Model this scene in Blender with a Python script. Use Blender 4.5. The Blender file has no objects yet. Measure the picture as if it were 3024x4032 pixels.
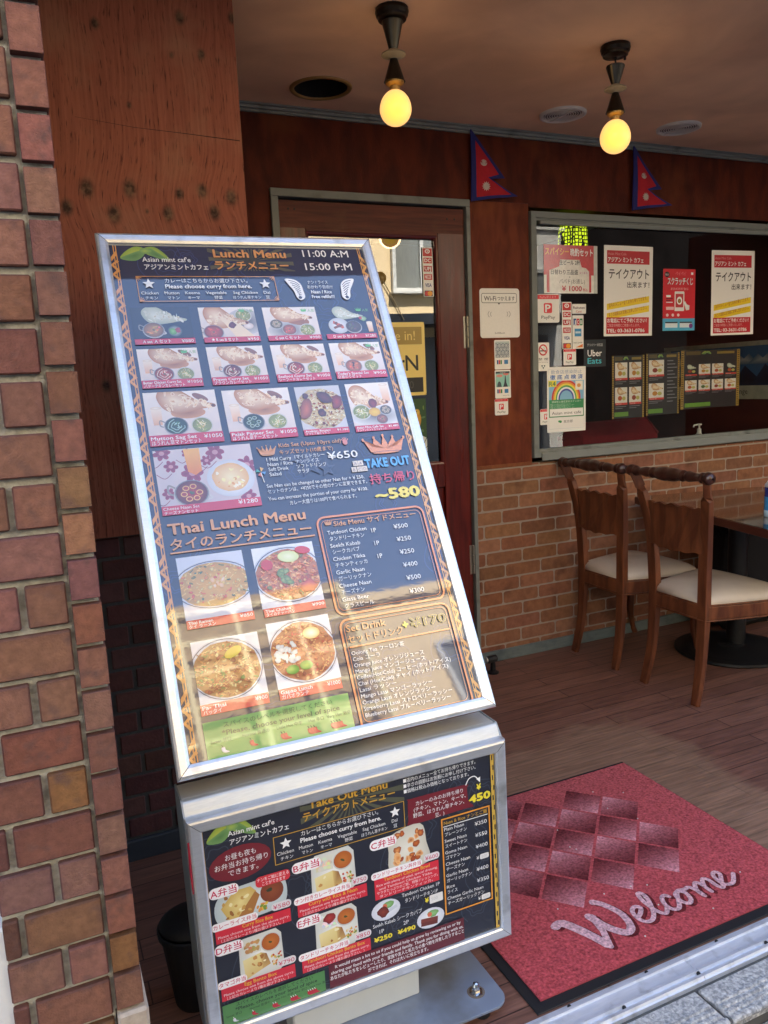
import bpy, bmesh, math, random
from mathutils import Matrix, Vector
R_ = math.radians
random.seed(7)
scene = bpy.context.scene
COL = scene.collection

# ------------------------------------------------------------------ camera
CAM_H = 1.305
cd = bpy.data.cameras.new('camera'); cam = bpy.data.objects.new('camera', cd); COL.objects.link(cam)
rx = Vector((0.90936993, -0.41356085, -0.04487479))
dn = Vector((-0.10683496, -0.12792648, -0.98601273))
fw = Vector((0.40203559, 0.90144453, -0.16051525))
m = Matrix((rx, -dn, -fw)).transposed().to_4x4(); m.translation = (0, 0, CAM_H)
cam.matrix_world = m
cd.sensor_fit = 'VERTICAL'; cd.sensor_height = 36.0; cd.lens = 36.0 * 3100 / 4032
cd.clip_start = 0.02; cd.clip_end = 500
scene.camera = cam

# ------------------------------------------------------------------ sky, sun, exposure
SUN_EL, SUN_AZ = R_(50), R_(8)          # sun stands behind this building and lights the far side of the street
w = bpy.data.worlds.new('World'); scene.world = w; w.use_nodes = True
nt = w.node_tree; bg = nt.nodes['Background']
sk = nt.nodes.new('ShaderNodeTexSky'); sk.sky_type = 'NISHITA'; sk.sun_disc = False
sk.sun_elevation = SUN_EL; sk.sun_rotation = SUN_AZ; sk.air_density = 1.0; sk.dust_density = 1.5; sk.ozone_density = 1.0
nt.links.new(sk.outputs[0], bg.inputs[0]); bg.inputs[1].default_value = 0.15
sl = bpy.data.lights.new('sun', 'SUN'); sun = bpy.data.objects.new('sun', sl); COL.objects.link(sun)
sl.energy = 4.5; sl.angle = R_(0.53); sl.color = (1, 0.93, 0.82)
sd = Vector((math.sin(SUN_AZ) * math.cos(SUN_EL), math.cos(SUN_AZ) * math.cos(SUN_EL), math.sin(SUN_EL)))
sun.rotation_euler = sd.to_track_quat('Z', 'Y').to_euler()
vs = scene.view_settings
vs.view_transform = 'Standard'; vs.look = 'None'; vs.exposure = 2.6; vs.gamma = 1.0
scene.cycles.max_bounces = 8; scene.cycles.diffuse_bounces = 5; scene.cycles.transparent_max_bounces = 12

# ------------------------------------------------------------------ helpers
def lin(c):
    return tuple(((x / 255) / 12.92 if x / 255 <= .04045 else ((x / 255 + .055) / 1.055) ** 2.4) for x in c[:3])

def mat(name, rgb=(128, 128, 128), rough=.6, metal=0., var=.18, scale=12., stretch=(1, 1, 1), bump=0., bscale=60., bstretch=None,
        attr=False, coat=0., crough=.03, cior=1.6, emit=None, estr=0., dirt=None, dscale=4., spec=.5, alt=None, aniso=0., coatbump=0., cscale=20., cstretch=(1, 1, 1), rvar=0.):
    M = bpy.data.materials.new(name); M.use_nodes = True
    n = M.node_tree.nodes; l = M.node_tree.links; b = n['Principled BSDF']
    b.inputs['Roughness'].default_value = rough; b.inputs['Metallic'].default_value = metal
    b.inputs['Specular IOR Level'].default_value = spec
    tc = n.new('ShaderNodeTexCoord')
    def noise(sc, st, det=4., dist=0.):
        mp = n.new('ShaderNodeMapping'); mp.inputs['Scale'].default_value = st; l.new(tc.outputs['Object'], mp.inputs[0])
        t = n.new('ShaderNodeTexNoise'); t.inputs['Scale'].default_value = sc; t.inputs['Detail'].default_value = det
        t.inputs['Distortion'].default_value = dist; l.new(mp.outputs[0], t.inputs['Vector']); return t.outputs['Fac']
    if attr:
        a = n.new('ShaderNodeAttribute'); a.attribute_name = 'Col'; base = a.outputs['Color']
    else:
        r = n.new('ShaderNodeRGB'); r.outputs[0].default_value = (*lin(rgb), 1); base = r.outputs[0]
    if alt is not None:
        mx = n.new('ShaderNodeMix'); mx.data_type = 'RGBA'; cr = n.new('ShaderNodeMapRange')
        cr.inputs[1].default_value = .38; cr.inputs[2].default_value = .62
        l.new(noise(scale, stretch, 6., .6), cr.inputs[0]); l.new(cr.outputs[0], mx.inputs['Factor'])
        l.new(base, mx.inputs['A']); mx.inputs['B'].default_value = (*lin(alt), 1); base = mx.outputs['Result']
    if var:
        mr = n.new('ShaderNodeMapRange'); mr.inputs[1].default_value = .25; mr.inputs[2].default_value = .75
        mr.inputs[3].default_value = 1 - var; mr.inputs[4].default_value = 1 + var
        l.new(noise(scale * 1.7, stretch, 6.), mr.inputs[0])
        vm = n.new('ShaderNodeVectorMath'); vm.operation = 'SCALE'; l.new(base, vm.inputs[0]); l.new(mr.outputs[0], vm.inputs['Scale']); base = vm.outputs[0]
    if dirt is not None:
        mx = n.new('ShaderNodeMix'); mx.data_type = 'RGBA'; cr = n.new('ShaderNodeMapRange')
        cr.inputs[1].default_value = .56; cr.inputs[2].default_value = .74; cr.inputs[4].default_value = .8
        l.new(noise(dscale, (1, 1, 1), 8.), cr.inputs[0]); l.new(cr.outputs[0], mx.inputs['Factor'])
        l.new(base, mx.inputs['A']); mx.inputs['B'].default_value = (*lin(dirt), 1); base = mx.outputs['Result']
    l.new(base, b.inputs['Base Color'])
    if rvar:
        mr = n.new('ShaderNodeMapRange'); mr.inputs[3].default_value = max(.02, rough - rvar); mr.inputs[4].default_value = rough + rvar
        mr.inputs[1].default_value = .3; mr.inputs[2].default_value = .7
        l.new(noise(scale * .8, stretch, 5.), mr.inputs[0]); l.new(mr.outputs[0], b.inputs['Roughness'])
    if bump:
        bp = n.new('ShaderNodeBump'); bp.inputs['Strength'].default_value = bump; bp.inputs['Distance'].default_value = .004
        l.new(noise(bscale, bstretch or stretch, 5.), bp.inputs['Height']); l.new(bp.outputs[0], b.inputs['Normal'])
    if coat:
        b.inputs['Coat Weight'].default_value = coat; b.inputs['Coat Roughness'].default_value = crough; b.inputs['Coat IOR'].default_value = cior
        if coatbump:
            bp = n.new('ShaderNodeBump'); bp.inputs['Strength'].default_value = coatbump; bp.inputs['Distance'].default_value = .01
            l.new(noise(cscale, cstretch, 3., .8), bp.inputs['Height']); l.new(bp.outputs[0], b.inputs['Coat Normal'])
    if emit is not None:
        b.inputs['Emission Color'].default_value = (*lin(emit), 1); b.inputs['Emission Strength'].default_value = estr
    return M

def glass_mat(name, refl=1., tint=(255, 255, 255), ior=1.6):
    M = bpy.data.materials.new(name); M.use_nodes = True; n = M.node_tree.nodes; l = M.node_tree.links
    n.remove(n['Principled BSDF']); out = n['Material Output']
    t = n.new('ShaderNodeBsdfTransparent'); t.inputs[0].default_value = (*lin(tint), 1)
    g = n.new('ShaderNodeBsdfGlossy'); g.inputs['Roughness'].default_value = 0.0
    f = n.new('ShaderNodeFresnel'); f.inputs[0].default_value = ior
    ml = n.new('ShaderNodeMath'); ml.operation = 'MULTIPLY'; ml.inputs[1].default_value = refl; ml.use_clamp = True
    tc = n.new('ShaderNodeTexCoord'); nz = n.new('ShaderNodeTexNoise'); nz.inputs['Scale'].default_value = 3.
    bp = n.new('ShaderNodeBump'); bp.inputs['Strength'].default_value = .02; bp.inputs['Distance'].default_value = .01
    l.new(tc.outputs['Object'], nz.inputs['Vector']); l.new(nz.outputs['Fac'], bp.inputs['Height']); l.new(bp.outputs[0], g.inputs['Normal'])
    mx = n.new('ShaderNodeMixShader'); l.new(f.outputs[0], ml.inputs[0])
    ge = n.new('ShaderNodeNewGeometry'); iv = n.new('ShaderNodeMath'); iv.operation = 'SUBTRACT'; iv.inputs[0].default_value = 1; l.new(ge.outputs['Backfacing'], iv.inputs[1])
    m2 = n.new('ShaderNodeMath'); m2.operation = 'MULTIPLY'; l.new(ml.outputs[0], m2.inputs[0]); l.new(iv.outputs[0], m2.inputs[1]); l.new(m2.outputs[0], mx.inputs[0])
    l.new(t.outputs[0], mx.inputs[1]); l.new(g.outputs[0], mx.inputs[2]); l.new(mx.outputs[0], out.inputs[0])
    return M

def tag(o, label=None, cat=None, group=None, kind=None):
    if label: o['label'] = label
    if cat: o['category'] = cat
    if group: o['group'] = group
    if kind: o['kind'] = kind
    return o

def empty(name, loc, label=None, cat=None, group=None, kind=None):
    o = bpy.data.objects.new(name, None); COL.objects.link(o); o.location = loc; o.empty_display_size = .1
    return tag(o, label, cat, group, kind)

def root_loc(o):
    v = Vector((0, 0, 0))
    while o is not None:
        v += o.location; o = o.parent
    return v

class MB:
    """collects shapes in world metres, builds one mesh"""
    def __init__(s, M=None): s.V = []; s.F = []; s.C = []; s.mi = []; s.M = M; s.cur = 0; s.sm = []; s.smooth = False
    def add(s, vs, fs, col=None):
        o = len(s.V)
        for v in vs:
            v = Vector(v); s.V.append(s.M @ v if s.M else v)
        for f in fs:
            s.F.append([i + o for i in f]); s.C.append(col); s.mi.append(s.cur); s.sm.append(s.smooth)
        return s
    def box(s, x0, x1, y0, y1, z0, z1, col=None):
        return s.add([(x, y, z) for x in (x0, x1) for y in (y0, y1) for z in (z0, z1)],
                     [(0, 1, 3, 2), (4, 6, 7, 5), (0, 4, 5, 1), (2, 3, 7, 6), (0, 2, 6, 4), (1, 5, 7, 3)], col)
    def cbox(s, x0, x1, y0, y1, z0, z1, c=.003, col=None):
        """box with all edges chamfered"""
        vs = []; X = (x0, x1); Y = (y0, y1); Z = (z0, z1)
        idx = {}
        for i in (0, 1):
            for j in (0, 1):
                for k in (0, 1):
                    sx, sy, sz = (1, -1)[i], (1, -1)[j], (1, -1)[k]
                    for ax in range(3):
                        p = [X[i] + sx * c, Y[j] + sy * c, Z[k] + sz * c]; p[ax] = (X[i], Y[j], Z[k])[ax]
                        idx[i, j, k, ax] = len(vs); vs.append(p)
        fs = []
        def q(a): fs.append(a)
        for ax in range(3):
            for e in (0, 1):
                o = [a for a in range(3) if a != ax]; f = []
                for (p, r) in ((0, 0), (1, 0), (1, 1), (0, 1)):
                    k = [0, 0, 0]; k[ax] = e; k[o[0]] = p; k[o[1]] = r; f.append(idx[k[0], k[1], k[2], ax])
                if (e == 0) == (ax != 1): f = f[::-1]
                q(f)
        for ax in range(3):
            o = [a for a in range(3) if a != ax]
            for p in (0, 1):
                for r in (0, 1):
                    f = []
                    for (e, a2) in ((0, o[0]), (1, o[0]), (1, o[1]), (0, o[1])):
                        k = [0, 0, 0]; k[ax] = e; k[o[0]] = p; k[o[1]] = r; f.append(idx[k[0], k[1], k[2], a2])
                    q(f)
        for i in (0, 1):
            for j in (0, 1):
                for k in (0, 1): q([idx[i, j, k, 0], idx[i, j, k, 1], idx[i, j, k, 2]])
        return s.add(vs, fs, col)
    def lathe(s, prof, c=(0, 0, 0), seg=24, axis='Z', col=None, cap=True, sq=1.):
        vs = []; fs = []; n = len(prof)
        for (r, h) in prof:
            for k in range(seg):
                a = 2 * math.pi * k / seg; x, y = r * math.cos(a), r * math.sin(a) * sq
                p = {'Z': (x, y, h), 'Y': (x, h, y), 'X': (h, x, y)}[axis]
                vs.append((p[0] + c[0], p[1] + c[1], p[2] + c[2]))
        for i in range(n - 1):
            for k in range(seg):
                k2 = (k + 1) % seg
                f = (i * seg + k, i * seg + k2, (i + 1) * seg + k2, (i + 1) * seg + k)
                fs.append(f[::-1] if axis == 'Y' else f)
        if cap:
            fs.append(tuple(range(seg))[::-1]); fs.append(tuple(range((n - 1) * seg, n * seg)))
        return s.add(vs, fs, col)
    def tube(s, pts, r, seg=8, col=None, cap=True, flat=None):
        """tube along points; r number or list; flat=(a,b) rectangular section"""
        pts = [Vector(p) for p in pts]; n = len(pts); rs = r if isinstance(r, (list, tuple)) else [r] * n
        vs = []; fs = []
        ref = Vector((0, 0, 1))
        for i, p in enumerate(pts):
            t = (pts[min(i + 1, n - 1)] - pts[max(i - 1, 0)]).normalized()
            rf = ref if abs(t.dot(ref)) < .95 else Vector((0, 1, 0))
            u = t.cross(rf).normalized(); v = u.cross(t).normalized()
            if flat:
                for (a, b) in ((1, 1), (-1, 1), (-1, -1), (1, -1)): vs.append(p + u * a * flat[0] * rs[i] + v * b * flat[1] * rs[i])
            else:
                for k in range(seg):
                    a = 2 * math.pi * k / seg; vs.append(p + (u * math.cos(a) + v * math.sin(a)) * rs[i])
        sg = 4 if flat else seg
        for i in range(n - 1):
            for k in range(sg):
                k2 = (k + 1) % sg; fs.append((i * sg + k, i * sg + k2, (i + 1) * sg + k2, (i + 1) * sg + k))
        if cap: fs.append(tuple(range(sg))[::-1]); fs.append(tuple(range((n - 1) * sg, n * sg)))
        return s.add(vs, fs, col)
    def prism(s, poly, ax, a0, a1, col=None):
        """polygon in the two other axes extruded along ax ('X','Y','Z')"""
        n = len(poly); vs = []
        for a in (a0, a1):
            for (p, q) in poly: vs.append({'X': (a, p, q), 'Y': (p, a, q), 'Z': (p, q, a)}[ax])
        fs = [tuple(range(n))[::-1], tuple(range(n, 2 * n))] + [(i, (i + 1) % n, n + (i + 1) % n, n + i) for i in range(n)]
        return s.add(vs, fs, col)
    def ring(s, x0, x1, y0, y1, prof, col=None):
        """mitred frame round a rectangle; prof = [(offset outward, height)] in local xy/z"""
        vs = []; fs = []
        for (o, h) in prof: vs += [(x0 - o, y0 - o, h), (x1 + o, y0 - o, h), (x1 + o, y1 + o, h), (x0 - o, y1 + o, h)]
        for i in range(len(prof) - 1):
            for k in range(4):
                k2 = (k + 1) % 4; fs.append((i * 4 + k, i * 4 + k2, i * 4 + 4 + k2, i * 4 + 4 + k)[::-1])
        return s.add(vs, fs, col)
    def build(s, name, mats, parent=None, smooth=False, bevel=0.):
        me = bpy.data.meshes.new(name)
        off = root_loc(parent) if parent else Vector((0, 0, 0))
        org = off
        if parent is None and s.V:
            mn = Vector([min(v[i] for v in s.V) for i in range(3)]); mx = Vector([max(v[i] for v in s.V) for i in range(3)])
            org = Vector(((mn.x + mx.x) / 2, (mn.y + mx.y) / 2, mn.z))
        me.from_pydata([v - org for v in s.V], [], s.F)
        if not isinstance(mats, (list, tuple)): mats = [mats]
        for q in mats: me.materials.append(q)
        me.polygons.foreach_set('material_index', s.mi)
        if any(c is not None for c in s.C):
            ca = me.color_attributes.new('Col', 'FLOAT_COLOR', 'CORNER'); k = 0
            buf = []
            for f, c in zip(s.F, s.C):
                c = c or (128, 128, 128)
                if isinstance(c[0], (tuple, list)):
                    for q in c: buf += [*lin(q), 1.]
                else: buf += [*lin(c), 1.] * len(f)
            ca.data.foreach_set('color', buf)
        sm = [bool(a or smooth) for a in s.sm]; me.polygons.foreach_set('use_smooth', sm)
        me.update(); me.validate()
        o = bpy.data.objects.new(name, me); COL.objects.link(o)
        if parent: o.parent = parent
        else: o.location = org
        if bevel:
            b = o.modifiers.new('bevel', 'BEVEL'); b.width = bevel; b.segments = 2; b.limit_method = 'ANGLE'; b.angle_limit = R_(35)
        return o

def catmull(P, n=8, closed=False):
    out = []; m_ = len(P)
    for i in range(m_ if closed else m_ - 1):
        g = lambda k: P[k % m_] if closed else P[max(0, min(m_ - 1, k))]
        p0, p1, p2, p3 = g(i - 1), g(i), g(i + 1), g(i + 2)
        for k in range(n):
            t = k / n
            out.append(tuple(.5 * (2 * b + (c - a) * t + (2 * a - 5 * b + 4 * c - d) * t * t + (3 * b - a - 3 * c + d) * t ** 3) for a, b, c, d in zip(p0, p1, p2, p3)))
    if not closed: out.append(tuple(P[-1]))
    return out

# ------------------------------------------------------------------ lettering
_fc = bpy.data.curves.new('lettering', 'FONT'); _fo = bpy.data.objects.new('lettering', _fc); COL.objects.link(_fo); _fc.resolution_u = 2
_cache = {}
def glyphs(s, bold):
    k = (s, bold)
    if k not in _cache:
        _fc.body = s; _fc.offset = bold
        dg = bpy.context.evaluated_depsgraph_get(); dg.update(); e = _fo.evaluated_get(dg); me = e.to_mesh()
        V = [(v.co.x, v.co.y) for v in me.vertices]; F = [tuple(p.vertices) for p in me.polygons]; e.to_mesh_clear()
        x0 = min((v[0] for v in V), default=0); x1 = max((v[0] for v in V), default=1)
        _cache[k] = (V, F, x0, x1)
    return _cache[k]

class Print:
    """flat printed sheet: u right, v down in cm, coloured polygons stacked in hair-thin layers"""
    def __init__(s): s.V = []; s.F = []; s.C = []; s.z = 0.; s.clip = None; s.dz = 4e-6; s.qz = 5e-7
    def _emit(s, pts, cols):
        o = len(s.V)
        for p in pts: s.V.append((p[0] * .01, -p[1] * .01, s.z))
        s.F.append(tuple(range(o, o + len(pts)))); s.C.append(cols)
    def poly(s, pts, col, step=True):
        if step: s.z += s.dz
        cols = list(col) if isinstance(col[0], (tuple, list)) else [col] * len(pts)
        if s.clip:
            x0, y0, x1, y1 = s.clip
            for ax, lim, sg in ((0, x0, 1), (0, x1, -1), (1, y0, 1), (1, y1, -1)):
                np_, nc = [], []; n = len(pts)
                for i in range(n):
                    a, b = pts[i], pts[(i + 1) % n]; ca, cb = cols[i], cols[(i + 1) % n]
                    da, db = sg * (a[ax] - lim), sg * (b[ax] - lim)
                    if da >= 0: np_.append(a); nc.append(ca)
                    if da * db < 0:
                        t = da / (da - db); np_.append(tuple(p + (q - p) * t for p, q in zip(a, b))); nc.append(tuple(p + (q - p) * t for p, q in zip(ca, cb)))
                pts, cols = np_, nc
                if len(pts) < 3: return
        # wind so that the sheet faces the viewer
        A = sum(pts[i][0] * pts[(i + 1) % len(pts)][1] - pts[(i + 1) % len(pts)][0] * pts[i][1] for i in range(len(pts)))
        if abs(A) < 1e-9: return
        if A > 0: pts = pts[::-1]; cols = cols[::-1]
        s._emit(pts, cols)
    def rect(s, x0, y0, x1, y1, col): s.poly([(x0, y0), (x1, y0), (x1, y1), (x0, y1)], col)
    def fan(s, pts, cc, ce, c=None):
        s.z += s.dz; n = len(pts)
        c = c or (sum(p[0] for p in pts) / n, sum(p[1] for p in pts) / n)
        ces = ce if isinstance(ce[0], (tuple, list)) else [ce] * n
        for i in range(n): s.poly([c, pts[i], pts[(i + 1) % n]], [cc, ces[i], ces[(i + 1) % n]], step=False)
    def ell(s, cx, cy, rx, ry, col, edge=None, rot=0., n=22, jit=0.):
        pts = []
        for k in range(n):
            a = 2 * math.pi * k / n; j = 1 + random.uniform(-jit, jit)
            x, y = rx * math.cos(a) * j, ry * math.sin(a) * j
            pts.append((cx + x * math.cos(rot) - y * math.sin(rot), cy + x * math.sin(rot) + y * math.cos(rot)))
        if edge is None: s.poly(pts, col) if not jit else s.fan(pts, col, col, (cx, cy))
        else: s.fan(pts, col, edge, (cx, cy))
    def rrect(s, x0, y0, x1, y1, r, col):
        pts = []
        for cx, cy, a0 in ((x1 - r, y0 + r, -90), (x1 - r, y1 - r, 0), (x0 + r, y1 - r, 90), (x0 + r, y0 + r, 180)):
            for k in range(6):
                a = R_(a0 + k * 18); pts.append((cx + r * math.cos(a), cy + r * math.sin(a)))
        s.poly(pts, col)
    def stroke(s, P, w, col, closed=False):
        s.z += s.dz
        n = len(P); L = []
        for i in range(n):
            a = P[(i - 1) % n] if closed or i else P[i]; b = P[(i + 1) % n] if closed or i < n - 1 else P[i]
            d = math.hypot(b[0] - a[0], b[1] - a[1]) or 1; nx, ny = -(b[1] - a[1]) / d, (b[0] - a[0]) / d
            ww = (w[i] if isinstance(w, (list, tuple)) else w) / 2
            L.append(((P[i][0] + nx * ww, P[i][1] + ny * ww), (P[i][0] - nx * ww, P[i][1] - ny * ww)))
        for i in range(n if closed else n - 1):
            a, b = L[i], L[(i + 1) % n]; s.z += s.qz; s.poly([a[0], b[0], b[1], a[1]], col, step=False)
    def frame(s, x0, y0, x1, y1, r, w, col):
        pts = []
        if r <= 0: pts = [(x0, y0), (x1, y0), (x1, y1), (x0, y1)]
        if r <= 0:
            for q in ((x0, y0, x1, y0 + w), (x0, y1 - w, x1, y1), (x0, y0 + w, x0 + w, y1 - w), (x1 - w, y0 + w, x1, y1 - w)): s.rect(*q, col)
            return
        for cx, cy, a0 in ((x1 - r, y0 + r, -90), (x1 - r, y1 - r, 0), (x0 + r, y1 - r, 90), (x0 + r, y0 + r, 180)):
            for k in range(7):
                a = R_(a0 + k * 15); pts.append((cx + r * math.cos(a), cy + r * math.sin(a)))
        s.stroke(pts, w, col, True)
    def star(s, cx, cy, r, col, n=5, k=.45, rot=-90):
        pts = []
        for i in range(2 * n):
            a = R_(rot + 180 * i / n); q = r if i % 2 == 0 else r * k; pts.append((cx + q * math.cos(a), cy + q * math.sin(a)))
        s.fan(pts, col, col, (cx, cy))
    def text(s, t, x, y, size, col, x1=None, al='L', bold=0., rot=0., outline=None):
        """y = baseline; x1 fits the line between x and x1"""
        if outline: s.text(t, x, y, size, outline[0], x1, al, bold + outline[1], rot)
        ex = 0.
        if bold: ex = bold * .8; bold = 0.
        V, F, a, b = glyphs(t, bold)
        sx = size if x1 is None else (x1 - x) / max(b - a, 1e-6)
        wd = (b - a) * sx; ox = x if (al == 'L' or x1 is not None) else (x - wd if al == 'R' else x - wd / 2)
        c, sn = math.cos(rot), math.sin(rot)
        for (ax_, ay_) in (((-ex, 0), (ex, 0), (0, -ex), (0, ex)) if ex else ((0, 0),)):
            s.z += s.dz
            for f in F:
                pts = []
                for i in f:
                    px, py = (V[i][0] - a + ax_) * sx, -(V[i][1] + ay_) * size
                    pts.append((ox + px * c - py * sn, y + px * sn + py * c))
                s.poly(pts, col, step=False)
    def build(s, name, M, parent, Mw, back=None, thick=.0006):
        me = bpy.data.meshes.new(name)
        Vs = list(s.V); Fs = list(s.F); Cs = [c for c in s.C]
        me.from_pydata(Vs, [], Fs); me.materials.append(M)
        ca = me.color_attributes.new('Col', 'FLOAT_COLOR', 'CORNER'); buf = []
        lc = {}
        for c in Cs:
            for q in c:
                k = (round(q[0]), round(q[1]), round(q[2]))
                if k not in lc: lc[k] = lin(k)
                buf += [*lc[k], 1.]
        ca.data.foreach_set('color', buf); me.update()
        o = bpy.data.objects.new(name, me); COL.objects.link(o)
        if parent:
            o.parent = parent; o.matrix_local = Matrix.Translation(-root_loc(parent)) @ Mw
        else: o.matrix_world = Mw
        return o

def wallM(x, y, z):
    """sheet hung on a wall facing the street, its top left corner at x, z"""
    return Matrix.Translation((x, y, z)) @ Matrix.Rotation(R_(90), 4, 'X')
# ------------------------------------------------------------------ materials
YB = 3.023      # back wall face
YL = 2.19       # left wall face
CEIL = 2.345
m_brick = mat('old_brick', rough=.9, attr=True, var=.22, scale=60, bump=.45, bscale=380, dirt=(92, 70, 66), dscale=34, spec=.25)
m_mortar = mat('mortar', (166, 164, 154), rough=.95, var=.25, scale=50, bump=1., bscale=130, dirt=(84, 84, 80), dscale=26)
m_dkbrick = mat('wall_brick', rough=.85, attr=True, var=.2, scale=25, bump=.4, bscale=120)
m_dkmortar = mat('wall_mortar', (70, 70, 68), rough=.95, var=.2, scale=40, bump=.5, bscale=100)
m_vbrick = mat('brick_wallpaper', rough=.75, attr=True, var=.2, scale=24, bump=.3, bscale=140, spec=.25, dirt=(92, 60, 46), dscale=9)
m_vgrout = mat('wallpaper_grout', (160, 146, 132), rough=.8, var=.08)
m_skirt = mat('skirting_paint', (106, 118, 118), rough=.5, var=.12, scale=10, stretch=(1, 4, 6), dirt=(66, 78, 84), dscale=9)
m_redwall = mat('red_brown_ply', (98, 40, 22), rough=.6, var=.2, scale=5, stretch=(3, 3, 1), bump=.2, bscale=60, alt=(76, 29, 19), dirt=(122, 66, 34), dscale=2.6, spec=.2)
m_ceil = mat('ceiling_paint', (236, 196, 164), rough=.7, var=.08, scale=2.5, alt=(214, 174, 146))
m_grey = mat('grey_paint', (124, 130, 126), rough=.45, var=.08, scale=8, dirt=(84, 86, 82), dscale=12)
m_alu = mat('aluminium', (226, 228, 230), rough=.36, metal=.75, var=.06, scale=20, stretch=(1, 12, 12), rvar=.08, dirt=(176, 178, 176), dscale=16)
m_alub = mat('brushed_aluminium', (204, 208, 208), rough=.46, metal=.45, var=.07, scale=30, stretch=(1, 14, 14), rvar=.1)
m_steel = mat('painted_steel', (150, 158, 162), rough=.42, metal=.35, var=.07, scale=6, dirt=(122, 120, 112), dscale=10)
m_dkmetal = mat('dark_metal', (52, 46, 40), rough=.35, metal=.8, var=.12, scale=20)
m_black = mat('black_rubber', (24, 24, 26), rough=.6, var=.1)
m_blackmetal = mat('black_metal', (30, 31, 34), rough=.45, metal=.3, var=.12, scale=14)
m_white = mat('white_plastic', (214, 212, 208), rough=.4, var=.04)
m_print = mat('printed_paper', rough=.45, attr=True, var=0, coat=.35, crough=.15)
m_sticker = mat('vinyl_sticker', rough=.35, attr=True, var=.03, scale=60)
m_poster = mat('menu_print', rough=.5, attr=True, var=0, coat=1., crough=.03, cior=2.05, coatbump=.0035, cscale=26., cstretch=(1, 2.2, 1))
m_poster2 = mat('menu_print_low', rough=.5, attr=True, var=0, coat=.5, crough=.05)
m_dark = mat('dark_interior', (30, 19, 17), rough=.8, var=.2, scale=3)

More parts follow.
